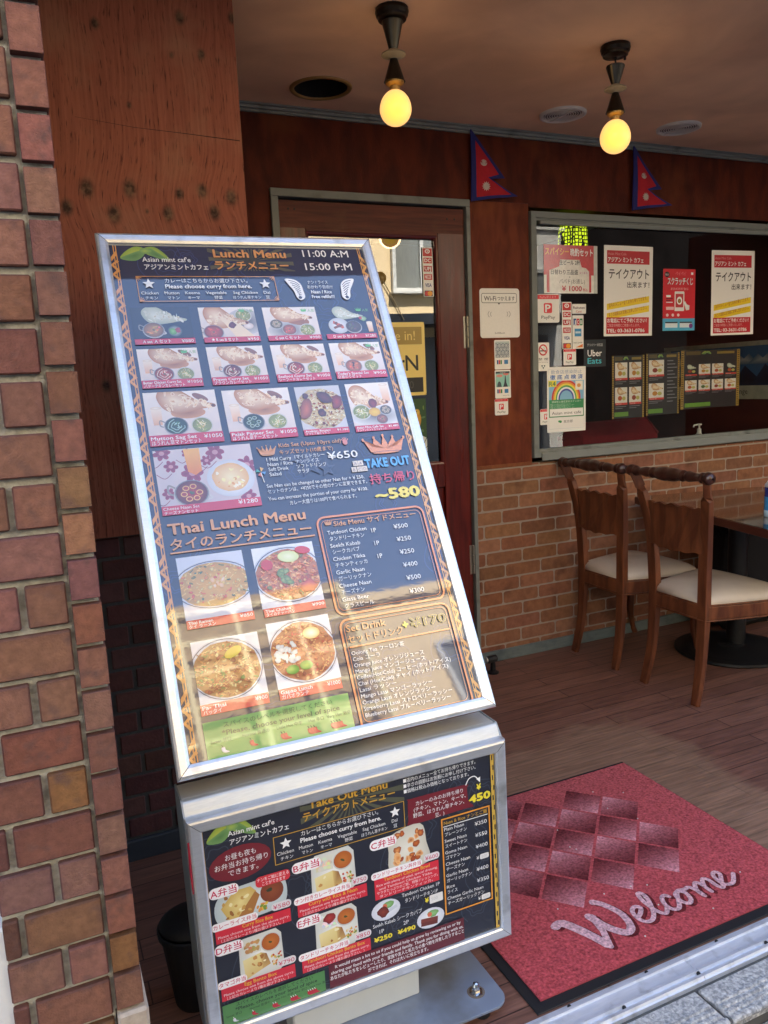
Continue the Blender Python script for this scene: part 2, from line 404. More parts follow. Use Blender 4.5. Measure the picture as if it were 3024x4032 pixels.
def plywood_mat():
    M = bpy.data.materials.new('stained_plywood'); M.use_nodes = True; n = M.node_tree.nodes; l = M.node_tree.links; b = n['Principled BSDF']
    tc = n.new('ShaderNodeTexCoord'); sep = n.new('ShaderNodeSeparateXYZ'); l.new(tc.outputs['Object'], sep.inputs[0])
    def math_(op, a, c=None):
        q = n.new('ShaderNodeMath'); q.operation = op
        for i, v in enumerate((a, c)):
            if v is None: continue
            if isinstance(v, (int, float)): q.inputs[i].default_value = v
            else: l.new(v, q.inputs[i])
        return q.outputs[0]
    X, Z = sep.outputs[0], sep.outputs[2]
    warp = None; dark = None
    for (kx, kz, s, d) in KNOTS:
        dx = math_('DIVIDE', math_('SUBTRACT', X, kx), s); dz = math_('DIVIDE', math_('SUBTRACT', Z, kz), s * 1.35)
        r2 = math_('ADD', math_('MULTIPLY', dx, dx), math_('MULTIPLY', dz, dz))
        g = math_('EXPONENT', math_('MULTIPLY', r2, -.12)); g2 = math_('EXPONENT', math_('MULTIPLY', r2, -1.1))
        gw = math_('MULTIPLY', g, .013 * s / .014); gd = math_('MULTIPLY', g2, d)
        warp = gw if warp is None else math_('ADD', warp, gw); dark = gd if dark is None else math_('ADD', dark, gd)
    big = n.new('ShaderNodeTexNoise'); big.inputs['Scale'].default_value = 2.2; big.inputs['Detail'].default_value = 2
    l.new(tc.outputs['Object'], big.inputs[0])
    wx = math_('ADD', math_('ADD', X, warp), math_('MULTIPLY', big.outputs[0], .022))
    cb = n.new('ShaderNodeCombineXYZ'); l.new(wx, cb.inputs[0]); l.new(math_('MULTIPLY', Z, .022), cb.inputs[2])
    f1 = n.new('ShaderNodeTexNoise'); f1.inputs['Scale'].default_value = 150; f1.inputs['Detail'].default_value = 8; l.new(cb.outputs[0], f1.inputs[0])
    cb2 = n.new('ShaderNodeCombineXYZ'); l.new(wx, cb2.inputs[0]); l.new(math_('MULTIPLY', Z, .09), cb2.inputs[2])
    f2 = n.new('ShaderNodeTexNoise'); f2.inputs['Scale'].default_value = 260; f2.inputs['Detail'].default_value = 3; l.new(cb2.outputs[0], f2.inputs[0])
    r1 = n.new('ShaderNodeValToRGB'); l.new(f1.outputs[0], r1.inputs[0])
    e = r1.color_ramp.elements; e[0].position = .2; e[0].color = (*lin((118, 64, 50)), 1); e[1].position = .78; e[1].color = (*lin((156, 95, 75)), 1)
    cr = n.new('ShaderNodeMapRange'); cr.inputs[1].default_value = .58; cr.inputs[2].default_value = .68; l.new(f2.outputs[0], cr.inputs[0])
    mx = n.new('ShaderNodeMix'); mx.data_type = 'RGBA'; l.new(math_('MULTIPLY', cr.outputs[0], .8), mx.inputs['Factor']); l.new(r1.outputs[0], mx.inputs['A']); mx.inputs['B'].default_value = (*lin((62, 28, 20)), 1)
    # weathered pale patches
    bl = n.new('ShaderNodeTexNoise'); bl.inputs['Scale'].default_value = 7; bl.inputs['Detail'].default_value = 6; l.new(tc.outputs['Object'], bl.inputs[0])
    br = n.new('ShaderNodeMapRange'); br.inputs[1].default_value = .5; br.inputs[2].default_value = .72; br.inputs[4].default_value = .5; l.new(bl.outputs[0], br.inputs[0])
    m2 = n.new('ShaderNodeMix'); m2.data_type = 'RGBA'; l.new(br.outputs[0], m2.inputs['Factor']); l.new(mx.outputs['Result'], m2.inputs['A']); m2.inputs['B'].default_value = (*lin((154, 110, 88)), 1)
    kn = n.new('ShaderNodeTexNoise'); kn.inputs['Scale'].default_value = 70; kn.inputs['Detail'].default_value = 3; l.new(tc.outputs['Object'], kn.inputs[0])
    kc = n.new('ShaderNodeValToRGB'); l.new(kn.outputs[0], kc.inputs[0]); e = kc.color_ramp.elements
    e[0].position = .36; e[0].color = (*lin((56, 38, 30)), 1); e[1].position = .66; e[1].color = (*lin((112, 84, 66)), 1)
    m3 = n.new('ShaderNodeMix'); m3.data_type = 'RGBA'; kd = n.new('ShaderNodeMapRange'); kd.inputs[1].default_value = .25; kd.inputs[2].default_value = .85; l.new(dark, kd.inputs[0])
    l.new(kd.outputs[0], m3.inputs['Factor']); l.new(m2.outputs['Result'], m3.inputs['A']); l.new(kc.outputs[0], m3.inputs['B'])
    l.new(m3.outputs['Result'], b.inputs['Base Color']); b.inputs['Roughness'].default_value = .75; b.inputs['Specular IOR Level'].default_value = .2
    bp = n.new('ShaderNodeBump'); bp.inputs['Strength'].default_value = .5; bp.inputs['Distance'].default_value = .003
    l.new(math_('SUBTRACT', f1.outputs[0], math_('MULTIPLY', cr.outputs[0], .6)), bp.inputs['Height']); l.new(bp.outputs[0], b.inputs['Normal'])
    return M

def plank_mat(name, c1, c2, worn=None, rough=.45, wid=.075, ln=.9, rot=0):
    M = bpy.data.materials.new(name); M.use_nodes = True; n = M.node_tree.nodes; l = M.node_tree.links; b = n['Principled BSDF']
    tc = n.new('ShaderNodeTexCoord'); mp = n.new('ShaderNodeMapping'); mp.inputs['Rotation'].default_value = (0, 0, rot); l.new(tc.outputs['Object'], mp.inputs[0])
    bk = n.new('ShaderNodeTexBrick'); bk.inputs['Scale'].default_value = 1; bk.inputs['Brick Width'].default_value = ln; bk.inputs['Row Height'].default_value = wid
    bk.inputs['Mortar Size'].default_value = .0017; bk.inputs['Color1'].default_value = (*lin(c1), 1); bk.inputs['Color2'].default_value = (*lin(c2), 1)
    bk.inputs['Mortar'].default_value = (*lin((56, 37, 31)), 1); bk.offset = .37; l.new(mp.outputs[0], bk.inputs[0])
    m2 = n.new('ShaderNodeMapping'); m2.inputs['Scale'].default_value = (2.2, 34, 1); l.new(mp.outputs[0], m2.inputs[0])
    g = n.new('ShaderNodeTexNoise'); g.inputs['Scale'].default_value = 3; g.inputs['Detail'].default_value = 7; g.inputs['Distortion'].default_value = .5; l.new(m2.outputs[0], g.inputs[0])
    mr = n.new('ShaderNodeMapRange'); mr.inputs[1].default_value = .28; mr.inputs[2].default_value = .72; mr.inputs[3].default_value = .62; mr.inputs[4].default_value = 1.35; l.new(g.outputs[0], mr.inputs[0])
    vm = n.new('ShaderNodeVectorMath'); vm.operation = 'SCALE'; l.new(bk.outputs['Color'], vm.inputs[0]); l.new(mr.outputs[0], vm.inputs['Scale']); base = vm.outputs[0]
    if worn:
        # feet have worn the stain off around the mat
        sp = n.new('ShaderNodeSeparateXYZ'); l.new(tc.outputs['Object'], sp.inputs[0])
        def mt(op, a, c):
            q = n.new('ShaderNodeMath'); q.operation = op
            for i, v in enumerate((a, c)):
                if isinstance(v, (int, float)): q.inputs[i].default_value = v
                else: l.new(v, q.inputs[i])
            return q.outputs[0]
        # signed distance to the worn rectangle in object space
        ax = mt('SUBTRACT', mt('ABSOLUTE', mt('SUBTRACT', sp.outputs[0], WORN[0]), 0), WORN[2]); ay = mt('SUBTRACT', mt('ABSOLUTE', mt('SUBTRACT', sp.outputs[1], WORN[1]), 0), WORN[3])
        d = mt('MAXIMUM', ax, ay)
        nz = n.new('ShaderNodeTexNoise'); nz.inputs['Scale'].default_value = 5; nz.inputs['Detail'].default_value = 8; l.new(tc.outputs['Object'], nz.inputs[0])
        d2 = mt('ADD', d, mt('MULTIPLY', mt('SUBTRACT', nz.outputs[0], .5), .42))
        rr = n.new('ShaderNodeMapRange'); rr.inputs[1].default_value = .05; rr.inputs[2].default_value = -.04; rr.inputs[3].default_value = 0; rr.inputs[4].default_value = .5; l.new(d2, rr.inputs[0])
        wv = n.new('ShaderNodeVectorMath'); wv.operation = 'SCALE'; wv.inputs[0].default_value = lin(worn); l.new(mr.outputs[0], wv.inputs['Scale'])
        mx = n.new('ShaderNodeMix'); mx.data_type = 'RGBA'; l.new(rr.outputs[0], mx.inputs['Factor']); l.new(base, mx.inputs['A']); l.new(wv.outputs[0], mx.inputs['B']); base = mx.outputs['Result']
    l.new(base, b.inputs['Base Color']); b.inputs['Roughness'].default_value = rough
    rg = n.new('ShaderNodeMapRange'); rg.inputs[3].default_value = rough - .1; rg.inputs[4].default_value = rough + .15; l.new(g.outputs[0], rg.inputs[0]); l.new(rg.outputs[0], b.inputs['Roughness'])
    bp = n.new('ShaderNodeBump'); bp.inputs['Strength'].default_value = .25; bp.inputs['Distance'].default_value = .002; l.new(g.outputs[0], bp.inputs['Height']); l.new(bp.outputs[0], b.inputs['Normal'])
    return M
def wood_mat(name, c, c2, rough=.4, st=(1, 1, 12), sc=5, coat=0.):
    return mat(name, c, alt=c2, rough=rough, var=.22, scale=sc, stretch=st, bump=.08, bscale=20, coat=coat, crough=.15, rvar=.08)

# ------------------------------------------------------------------ ground
FX, FY = 2.25, 2.06
WORN = (1.45 - FX, 1.75 - FY, .52, .48)
m_floor = plank_mat('wood_floor', (128, 90, 75), (112, 77, 65), worn=(150, 122, 98))
mb = MB(); mb.box(-.5, 5.0, 1.196, 4.2 - 1.1, -.12, 0); o = mb.build('floor', m_floor); tag(o, kind='structure')
o.data.transform(Matrix.Translation(Vector((2.25, 2.148, -.12)) - Vector((FX, FY, 0)) + Vector((0, 0, 0)))); o.location = (FX, FY, 0)
# street
m_asph = mat('asphalt', (92, 92, 94), rough=.9, var=.15, scale=120, bump=.5, bscale=200)
mb = MB(); mb.box(-40, 40, -40, .9, -.4, -.14); tag(mb.build('road', m_asph), kind='structure')
m_cobble = mat('washed_gravel', (150, 146, 138), rough=.9, var=.35, scale=130, bump=1., bscale=180, alt=(106, 106, 104))
mb = MB(); mb.box(-6, 9, .9, 1.02, -.4, -.05); tag(mb.build('pavement', m_cobble), kind='structure')
mb = MB(); mb.box(-40, 40, 1.02, 40, -.5, -.14); tag(mb.build('ground', m_asph), kind='structure')
# step edge: granular nosing tiles with ribs
m_tile = mat('granular_tile', (196, 194, 190), rough=.7, var=.3, scale=110, bump=.9, bscale=160, alt=(140, 140, 140))
m_joint = mat('tile_joint', (88, 86, 82), rough=.95)
root = empty('step_edge', (1.5, 1.06, -.1), 'grey granular step edge tiles with ribbed nosing in front of the metal threshold', 'step')
mb = MB(); mb.box(-.3, 5.0, 1.024, 1.118, -.2, -.008); mb.build('tile_bed', m_joint, root)
x = 1.172 - .29 * 5
for k in range(17):
    a, b_ = x + .004, x + .286
    mb = MB(); mb.cbox(a, b_, 1.020, 1.108, -.03, 0, .003)
    for ry in (1.063, 1.049, 1.035): mb.cbox(a + .004, b_ - .004, ry - .0045, ry + .0045, -.004, .0032, .002)
    mb.tube([(a, 1.021, -.006), (b_, 1.021, -.006)], .0085, 10)
    mb.build('tile', m_tile, root); x += .29
# threshold
root = empty('threshold', (1.5, 1.158, 0), 'aluminium floor threshold strip with raised ridges and black screws beside the mat', 'threshold')
mb = MB(); mb.prism([(1.119, -.02), (1.197, -.02), (1.197, .003), (1.189, .0035), (1.187, .008), (1.180, .0085), (1.178, .004), (1.150, .0025), (1.148, .0075), (1.141, .008), (1.139, .002), (1.1335, .0015), (1.132, .0065), (1.125, .007), (1.122, .002), (1.119, .001)], 'X', -.3, 1.211)
mb.prism([(1.119, -.02), (1.197, -.02), (1.197, .003), (1.189, .0035), (1.187, .008), (1.180, .0085), (1.178, .004), (1.150, .0025), (1.148, .0075), (1.141, .008), (1.139, .002), (1.1335, .0015), (1.132, .0065), (1.125, .007), (1.122, .002), (1.119, .001)], 'X', 1.2125, 5.)
mb.build('metal_strip', mat('threshold_alu', (222, 227, 236), rough=.4, metal=.5, var=.07, scale=14, stretch=(1, 6, 1), rvar=.1, dirt=(176, 178, 182), dscale=22), root)
for k in range(12):
    for (yy, x0) in ((1.1905, .695 + .208 * k), (1.1365, .795 + .2065 * k)):
        mb = MB(); mb.lathe([(.0042, .002), (.0045, .0055), (.0035, .0075), (.0015, .0085)], (x0, yy, 0), 10); mb.build('screw', m_blackmetal, root)

# ------------------------------------------------------------------ ceiling
HX, HY, HR = 1.075, 2.79, .098
mb = MB(); n = 32; s_ = .13
vs = []; fs = []
for k in range(n):
    a = 2 * math.pi * k / n + math.pi / 4; c, sn = math.cos(a), math.sin(a); q = s_ / max(abs(c), abs(sn))
    vs += [(HX + HR * c, HY + HR * sn, CEIL), (HX + q * c, HY + q * sn, CEIL)]
for k in range(n): fs.append((2 * k, 2 * ((k + 1) % n), 2 * ((k + 1) % n) + 1, 2 * k + 1))
mb.add(vs, fs)
for (a, b_, c, d) in ((-.5, HX - s_, 1.435, 3.11), (HX + s_, 5.0, 1.435, 3.11), (HX - s_, HX + s_, 1.435, HY - s_), (HX - s_, HX + s_, HY + s_, 3.11)):
    mb.add([(a, c, CEIL), (b_, c, CEIL), (b_, d, CEIL), (a, d, CEIL)], [(0, 3, 2, 1)])
tag(mb.build('ceiling', m_ceil), kind='structure')
root = empty('recessed_downlight', (HX, HY, CEIL), 'empty round downlight hole with yellowed rim in the brown ceiling', 'downlight')
mb = MB(); mb.lathe([(.0945, .001), (.097, -.006), (.108, -.006), (.111, -.001), (.111, .0)], (HX, HY, CEIL), 40, cap=False); mb.build('rim', mat('aged_rim', (150, 116, 66), rough=.4, var=.1), root, smooth=True)
mb = MB(); mb.lathe([(.0945, 0), (.0945, .14), (.001, .14)], (HX, HY, CEIL), 32, cap=False); mb.build('can', mat('black_can', (10, 9, 9), rough=.8, var=.05), root)
for vx in (2.10, 2.715):
    root = empty('ceiling_vent', (vx, 2.765, CEIL), 'round white ceiling vent ' + ('between the two hanging bulbs' if vx < 2.5 else 'to the right of both hanging bulbs'), 'vent', 'round vents in the ceiling')
    mb = MB(); mb.lathe([(.094, 0), (.093, -.008), (.084, -.011), (.078, -.007), (.075, -.004)], (vx, 2.765, CEIL), 36, cap=False); mb.build('rim', m_white, root, smooth=True)
    mb = MB(); mb.lathe([(.076, -.003), (.001, -.003)], (vx, 2.765, CEIL), 32, cap=False)
    mb.build('backing', mat('vent_dark', (70, 66, 70), rough=.7), root)
    mb = MB()
    for k in range(7):
        r = .012 + k * .0095; mb.lathe([(r, -.004), (r, -.007), (r + .0035, -.007), (r + .0035, -.004)], (vx, 2.765, CEIL), 28, cap=False)
    mb.box(vx - .006, vx + .006, 2.691, 2.839, CEIL - .009, CEIL - .0045)
    mb.build('grille', m_white, root)
# cornice
mb = MB(); mb.prism([(YB - .002, CEIL - .001), (YB - .002, CEIL - .026), (YB - .012, CEIL - .026), (YB - .013, CEIL - .017), (YB - .022, CEIL - .015), (YB - .025, CEIL - .007), (YB - .036, CEIL - .005), (YB - .038, CEIL - .001)], 'X', .607, 5.0)
tag(mb.build('cornice', m_grey), 'grey moulding strip where the back wall meets the ceiling', 'moulding')

# ------------------------------------------------------------------ walls
BR = [(128, 88, 74), (120, 82, 72), (126, 88, 72), (116, 80, 72), (129, 85, 71), (124, 88, 70), (119, 83, 70)]
def jit(c, a=8): q = random.uniform(-a, a); return tuple(max(0, v + q + random.uniform(-3, 3)) for v in c)
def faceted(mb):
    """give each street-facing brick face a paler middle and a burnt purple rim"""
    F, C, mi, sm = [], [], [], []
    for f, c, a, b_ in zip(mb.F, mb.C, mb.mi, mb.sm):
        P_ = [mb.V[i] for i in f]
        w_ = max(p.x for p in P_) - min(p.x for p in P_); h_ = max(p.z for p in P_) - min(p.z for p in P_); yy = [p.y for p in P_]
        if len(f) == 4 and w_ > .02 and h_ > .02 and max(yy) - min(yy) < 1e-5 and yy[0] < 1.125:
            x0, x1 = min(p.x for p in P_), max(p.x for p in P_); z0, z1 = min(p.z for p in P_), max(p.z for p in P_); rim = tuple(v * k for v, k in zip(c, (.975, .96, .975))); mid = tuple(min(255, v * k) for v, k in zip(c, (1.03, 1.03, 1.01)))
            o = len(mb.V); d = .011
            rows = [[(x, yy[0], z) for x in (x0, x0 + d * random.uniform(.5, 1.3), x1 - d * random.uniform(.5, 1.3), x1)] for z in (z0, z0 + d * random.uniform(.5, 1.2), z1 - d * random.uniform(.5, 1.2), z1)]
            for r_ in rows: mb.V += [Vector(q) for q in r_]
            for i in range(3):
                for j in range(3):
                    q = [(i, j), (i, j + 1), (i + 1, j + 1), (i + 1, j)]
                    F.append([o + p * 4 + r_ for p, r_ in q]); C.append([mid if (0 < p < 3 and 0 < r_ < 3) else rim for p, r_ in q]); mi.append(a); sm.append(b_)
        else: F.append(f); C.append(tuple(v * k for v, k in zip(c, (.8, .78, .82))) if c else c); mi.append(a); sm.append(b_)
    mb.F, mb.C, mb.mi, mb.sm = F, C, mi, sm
root = empty('brick_pillar', (-.02, 1.3, -.14), 'brown brick pillar with deep raked pale joints at the pavement edge', 'pillar')
mb = MB(); mb.box(-.103, .0285, 1.1305, YL - .014, -.14, 2.9); mb.box(.0285, .066, 1.132, YL - .014, .402, 2.9)  # core extended back, unseen, to the brick wall to block light from the left
mb.build('mortar', m_mortar, root)
mb = MB()
z = .4991 - .0667 * 10 - .0286; k = 0
ochre = {8: (130, 90, 58), 14: (130, 92, 62)}
while z < 2.85:
    z1 = z + .0572
    xs = [(-.1035, -.0842), (-.0755, .0255)] if k % 2 else [(-.1035, -.0335), (-.0248, .0255)]
    for (a, b_) in xs:
        dy = random.uniform(-.0008, .0008); c = jit(ochre[k] if (k in ochre and b_ > 0) else random.choice(BR))
        mb.cbox(a + random.uniform(-.0008, .0008), b_ + random.uniform(-.0006, .0006), 1.1195 + dy, 1.16, z + random.uniform(-.0008, .0008), z1, .0022, c)
    z += .0667; k += 1
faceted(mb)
z = .6257; k = 0
while z < 2.85:
    y = 1.172 - .055 * (k % 2)
    while y < 2.12:
        if y > 1.165: mb.cbox(-.1105, -.09, y, y + .1, z, z + .0572, .0009, jit(random.choice(BR)))
        y += .109
    z += .0667; k += 1
mb.build('bricks', m_brick, root)
mb = MB(); z = .4091; k = 0
HC = {1: (128, 90, 60), 2: (128, 86, 68), 12: (132, 98, 70), 11: (136, 98, 72)}
while z < 2.85:
    c = jit(HC.get(k, random.choice(BR)))
    mb.cbox(.0308, .0686 + random.uniform(-.0008, .0008), 1.1165 + random.uniform(-.001, .001), 1.2, z, z + .0542, .0006, c); z += .0626; k += 1
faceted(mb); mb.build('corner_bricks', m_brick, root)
mb = MB(); mb.cbox(.0300, .0745, 1.113, 1.24, -.05, .402, .004); mb.build('stone_base', mat('pink_stone', (176, 160, 142), rough=.8, var=.2, scale=50, bump=.4, bscale=60), root)
mb = MB(); mb.cbox(-.128, -.0995, 1.131, 1.30, -.14, .582, .004); tag(mb.build('white_board', mat('white_paint', (222, 222, 220), rough=.6, var=.05)), 'white painted board edge beside the left side of the brick pillar', 'board')

# dark brick wall behind the stand
root = empty('brick_wall', (.3, YL + .1, 0), 'dark shaded brick wall with grey joints under the plywood panel', 'wall')
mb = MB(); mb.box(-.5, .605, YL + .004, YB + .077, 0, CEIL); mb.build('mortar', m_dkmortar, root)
mb = MB(); z = .0615 + .006; k = 0
while z < .92:
    x = -.5 + (.06 if k % 2 else 0)
    while x < .6:
        a, b_ = x, min(x + .119, .604)
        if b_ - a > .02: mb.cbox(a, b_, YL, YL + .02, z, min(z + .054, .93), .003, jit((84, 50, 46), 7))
        x += .129
    z += .0624; k += 1
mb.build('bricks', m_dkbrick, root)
mb = MB(); mb.cbox(-.5, .607, YL - .012, YL + .004, 0, .062, .003); mb.build('skirting', mat('dark_skirting', (48, 54, 62), rough=.6, var=.15, dirt=(34, 38, 44), dscale=9), root)
KN = [(340, 745, 1.25), (510, 745, 1.25), (437, 853, 1.25), (708, 763, .8), (802, 750, 1), (655, 842, 1.1), (843, 843, 1.1), (916, 778, 1.15), (258, 820, 1.1), (402, 108, .75), (704, 70, .9), (658, 210, .5), (767, 205, .7), (512, 412, .5), (335, 1497, .9), (422, 1608, .6), (565, 836, .4), (893, 68, .8)]
KNP = [(.201, 1.819), (.305, 1.823), (.261, 1.759), (.429, 1.818), (.489, 1.828), (.396, 1.767), (.518, 1.774), (.566, 1.816), (.150, 1.771), (.258, 2.205), (.466, 2.246), (.438, 2.154), (.514, 2.165), (.322, 2.024), (.2, 1.332), (.25, 1.275), (.343, 1.77), (.602, 2.263)]
PXC, PZ0 = (-.4 + .606) / 2, .935
KNOTS = [(x - PXC, z - PZ0, .0165 * k[2], 1. if k[2] > .6 else .8) for (x, z), k in zip(KNP, KN)]
mb = MB(); mb.cbox(-.4, .606, YL - .012, YL + .003, PZ0, CEIL - .001, .0008)
PLY = mb.build('plywood_panel', plywood_mat()); mb = MB(); mb.tube([(.19, YL - .0122, 1.985), (.33, YL - .0122, 1.972), (.45, YL - .0122, 1.968), (.6, YL - .0122, 1.961)], [.0003, .0005, .0007, .0011], 4)
mb.build('crack', mat('crack_dark', (34, 16, 12), rough=.9), PLY)
tag(PLY, 'weathered red brown plywood panel with dark knots behind the menu stand', 'panel')

# painted back wall with its openings
root = empty('painted_wall', (2.4, YB + .04, 0), 'red brown painted plywood wall around the door and the window', 'wall')
mb = MB()
for (a, b_, c, d) in ((.606, .934, 0, 2.056), (.606, 5.0, 2.056, CEIL), (2.108, 5., 2.041, 2.056), (4.6, 5., .915, 2.041)): mb.box(a, b_, YB, YB + .07, c, d)
mb.build('wall_board', m_redwall, root)
mb = MB(); mb.box(1.8035, 2.1075, YB + .001, YB + .07, .9155, 2.055)
mb.build('pier_board', mat('worn_pier_ply', (118, 58, 36), rough=.6, var=.2, scale=6, stretch=(3, 3, 1), bump=.2, bscale=60, alt=(100, 46, 30), dirt=(146, 80, 36), dscale=3, spec=.2), root)
mb = MB(); mb.cbox(1.806, 2.105, YB - .003, YB + .0005, .905, .922, .001); mb.build('batten', mat('rusty_batten', (124, 70, 38), rough=.8, var=.3, scale=20), root)
# brick pattern dado
root = empty('brick_dado', (3.2, YB + .04, 0), 'orange brown brick pattern wall with pale joints below the window', 'wall')
mb = MB(); mb.box(1.803, 5.0, YB + .0015, YB + .07, 0, .9145); mb.build('grout', m_vgrout, root)
mb = MB(); VB = [(146, 100, 74), (139, 94, 69), (150, 105, 78), (132, 90, 69), (143, 96, 72)]
row = 0; z = .0125
while z < .91:
    za, zb = max(z + .004, .0), min(z + .0595, .914)
    x = (1.842 if row % 2 else 1.94) - .197 * 3 + random.uniform(-.012, .012)
    while x < 5:
        a, b_ = max(x + .004, 1.8035), min(x + .193, 4.999)
        if b_ - a > .012 and zb - za > .008:
            r = min(.010, (b_ - a) / 3, (zb - za) / 3); pts = []
            for cx, cz, a0 in ((b_ - r, zb - r, 0), (a + r, zb - r, 90), (a + r, za + r, 180), (b_ - r, za + r, 270)):
                for q in range(4):
                    t = R_(a0 + 30 * q); pts.append((cx + r * math.cos(t) + random.uniform(-.0006, .0006), cz + r * math.sin(t) + random.uniform(-.0006, .0006)))
            mb.prism(pts, 'Y', YB - .0003, YB + .003, jit(random.choice(VB), 6))
        x += .197
    z += .0635; row += 1
mb.build('bricks', m_vbrick, root)
mb = MB(); mb.cbox(1.8035, 5., YB - .011, YB + .001, 0, .052, .002); mb.build('skirting', m_skirt, root)
mb = MB(); mb.box(5.0, 5.1, 1.1, 3.1, -.14, CEIL)
tag(mb.build('side_wall', m_redwall), 'brown end wall of the entrance recess outside the right edge', 'wall')

# the rest of this building, above and beside the recess (it shades the pavement)
m_render = mat('grey_render', (172, 166, 156), rough=.9, var=.1, scale=3, bump=.2)
mb = MB(); mb.box(-7, 9, 1.46, 7, CEIL + .15, 10.0); mb.box(-.25, 5.1, 1.4352, 1.4598, CEIL + .001, CEIL + .3); mb.box(-7, -.25, 1.2, 7, -.14, CEIL + .15); mb.box(5.1, 9, 1.1, 7, -.14, CEIL + .15)
tag(mb.build('building', m_render), 'grey rendered building over the entrance recess', 'building')
# ------------------------------------------------------------------ menu stand
WH = (246, 246, 246); NAVY = (35, 43, 74); RED = (206, 44, 74); GOLD = (228, 158, 80); YEL = (238, 220, 60); GRN = (78, 150, 74); TAN = (226, 160, 100)
ru = random.uniform
def naan(P, x, y, w, h, pale=False):
    o = [(.02, .42), (.06, .14), (.2, .0), (.38, .06), (.52, .26), (.68, .5), (.86, .62), (.99, .70), (.97, .80), (.80, .84), (.56, .93), (.32, .97), (.12, .8)]
    pts = [(x + a * w, y + b * h) for a, b in catmull(o, 4, True)]
    c1, c2 = ((226, 232, 220), (176, 186, 166)) if pale else ((252, 236, 206), (190, 130, 80))
    P.fan(pts, c1, c2, (x + .32 * w, y + .5 * h))
    for _ in range(38):
        t = random.random(); px = x + w * (.1 + .8 * t); py = y + h * ((.5 if t < .5 else .5 + (t - .5) * .5) + ru(-.34, .34) * (1 - t * .75))
        c = random.choice([(206, 146, 92), (190, 118, 70), (226, 176, 124), (236, 200, 156), (246, 226, 196)] if not pale else [(200, 202, 176), (176, 160, 120), (238, 242, 234)])
        P.ell(px, py, ru(.025, .07) * w, ru(.02, .07) * h, c, c1, ru(0, 3), 9, .3)
    if not pale: P.ell(x + .955 * w, y + .75 * h, .04 * w, .055 * h, (58, 34, 26), (140, 84, 50), .2, 10, .2)
def salad(P, cx, cy, r):
    P.ell(cx, cy, r * 1.12, r * .98, (238, 238, 232), (206, 206, 200)); P.ell(cx, cy, r, r * .84, (166, 172, 100), (130, 140, 76))
    for _ in range(34):
        a = ru(0, 6.3); q = ru(0, .85) * r; t = ru(0, 3); L = ru(.12, .3) * r
        x, y = cx + q * math.cos(a), cy + q * .8 * math.sin(a)
        P.stroke([(x - L * math.cos(t), y - L * math.sin(t)), (x + L * math.cos(t), y + L * math.sin(t))], r * .07, random.choice([(238, 226, 168), (196, 206, 120), (150, 172, 84), (248, 240, 214), (226, 196, 120), (120, 146, 66)]))
def bowl(P, cx, cy, r, col, sw=(246, 214, 180), k=.84, kind=0, handle=True):
    d = tuple(c * .62 for c in col)
    if handle:
        P.stroke(catmull([(cx - r * .9, cy - r * .35), (cx - r * 1.38, cy - r * .62), (cx - r * 1.42, cy - r * .1), (cx - r * 1.0, cy + r * .1)], 5), r * .12, (150, 146, 146))
        P.stroke(catmull([(cx + r * .95, cy + r * .1), (cx + r * 1.25, cy + r * .45), (cx + r * .9, cy + r * .55)], 5), r * .12, (214, 212, 214))
    P.ell(cx, cy + r * .06, r * 1.14, r * 1.14 * k, (120, 116, 116), (196, 194, 196)); P.ell(cx, cy, r * 1.08, r * 1.06 * k, (232, 230, 232), (120, 116, 120))
    P.ell(cx, cy, r, r * k, col, d)
    for _ in range(14): P.ell(cx + ru(-.6, .6) * r, cy + ru(-.5, .5) * r * k, ru(.08, .2) * r, ru(.05, .14) * r, tuple(min(255, c * ru(.75, 1.25)) for c in col), None, ru(0, 3), 8, .3)
    if kind == 0:
        for q in (.75, .45):
            P.stroke([(cx + q * r * math.cos(a) * (1 + .1 * math.sin(5 * a)), cy + q * r * k * math.sin(a) * (1 + .12 * math.cos(4 * a))) for a in [i * .35 for i in range(14)]], r * .075, sw)
        for _ in range(6): P.ell(cx + ru(-.5, .5) * r, cy + ru(-.4, .4) * r, r * .13, r * .06, sw, None, ru(0, 3), 8, .3)
    elif kind == 1:
        for a0 in range(6): P.ell(cx + .5 * r * math.cos(a0), cy + .45 * r * math.sin(a0), r * .22, r * .18, sw); P.ell(cx + .5 * r * math.cos(a0), cy + .45 * r * math.sin(a0), r * .16, r * .12, col)
    P.ell(cx, cy, r * .16, r * .1, (70, 96, 50), None, .4, 8, .3)
def glass_(P, x, y, w, h, col=(232, 180, 140)):
    P.poly([(x, y), (x + w, y), (x + w * .9, y + h), (x + w * .12, y + h)], [(250, 240, 226), (250, 240, 226), col, col]); P.ell(x + w / 2, y, w / 2, w * .16, (252, 246, 236), (230, 210, 190))
def crown(P, x, y, w, h, col, fancy=False):
    pts = [(0, 0), (.2, .55), (.27, -.12), (.42, .5), (.5, -.25), (.58, .5), (.73, -.12), (.8, .55), (1, 0), (.87, .95), (.5, 1.05), (.13, .95)]
    P.fan([(x + a * w, y + b * h) for a, b in pts], col, col, (x + .5 * w, y + .75 * h))
    for a, b in ((0, 0), (.27, -.12), (.5, -.25), (.73, -.12), (1, 0)): P.ell(x + a * w, y + b * h, w * .028, w * .04, col)
    if fancy: P.ell(x + .5 * w, y + h * 1.0, w * .34, h * .08, NAVY); P.ell(x + .5 * w, y + h * 1.03, w * .33, h * .08, col)
def photo(P, x0, y0, x1, y1, c0=(246, 240, 236), c1=(224, 212, 210)):
    P.clip = None; P.z = 7e-4; P.poly([(x0, y0), (x1, y0), (x1, y1), (x0, y1)], [c0, c0, c1, c1]); P.clip = (x0, y0, x1, y1)
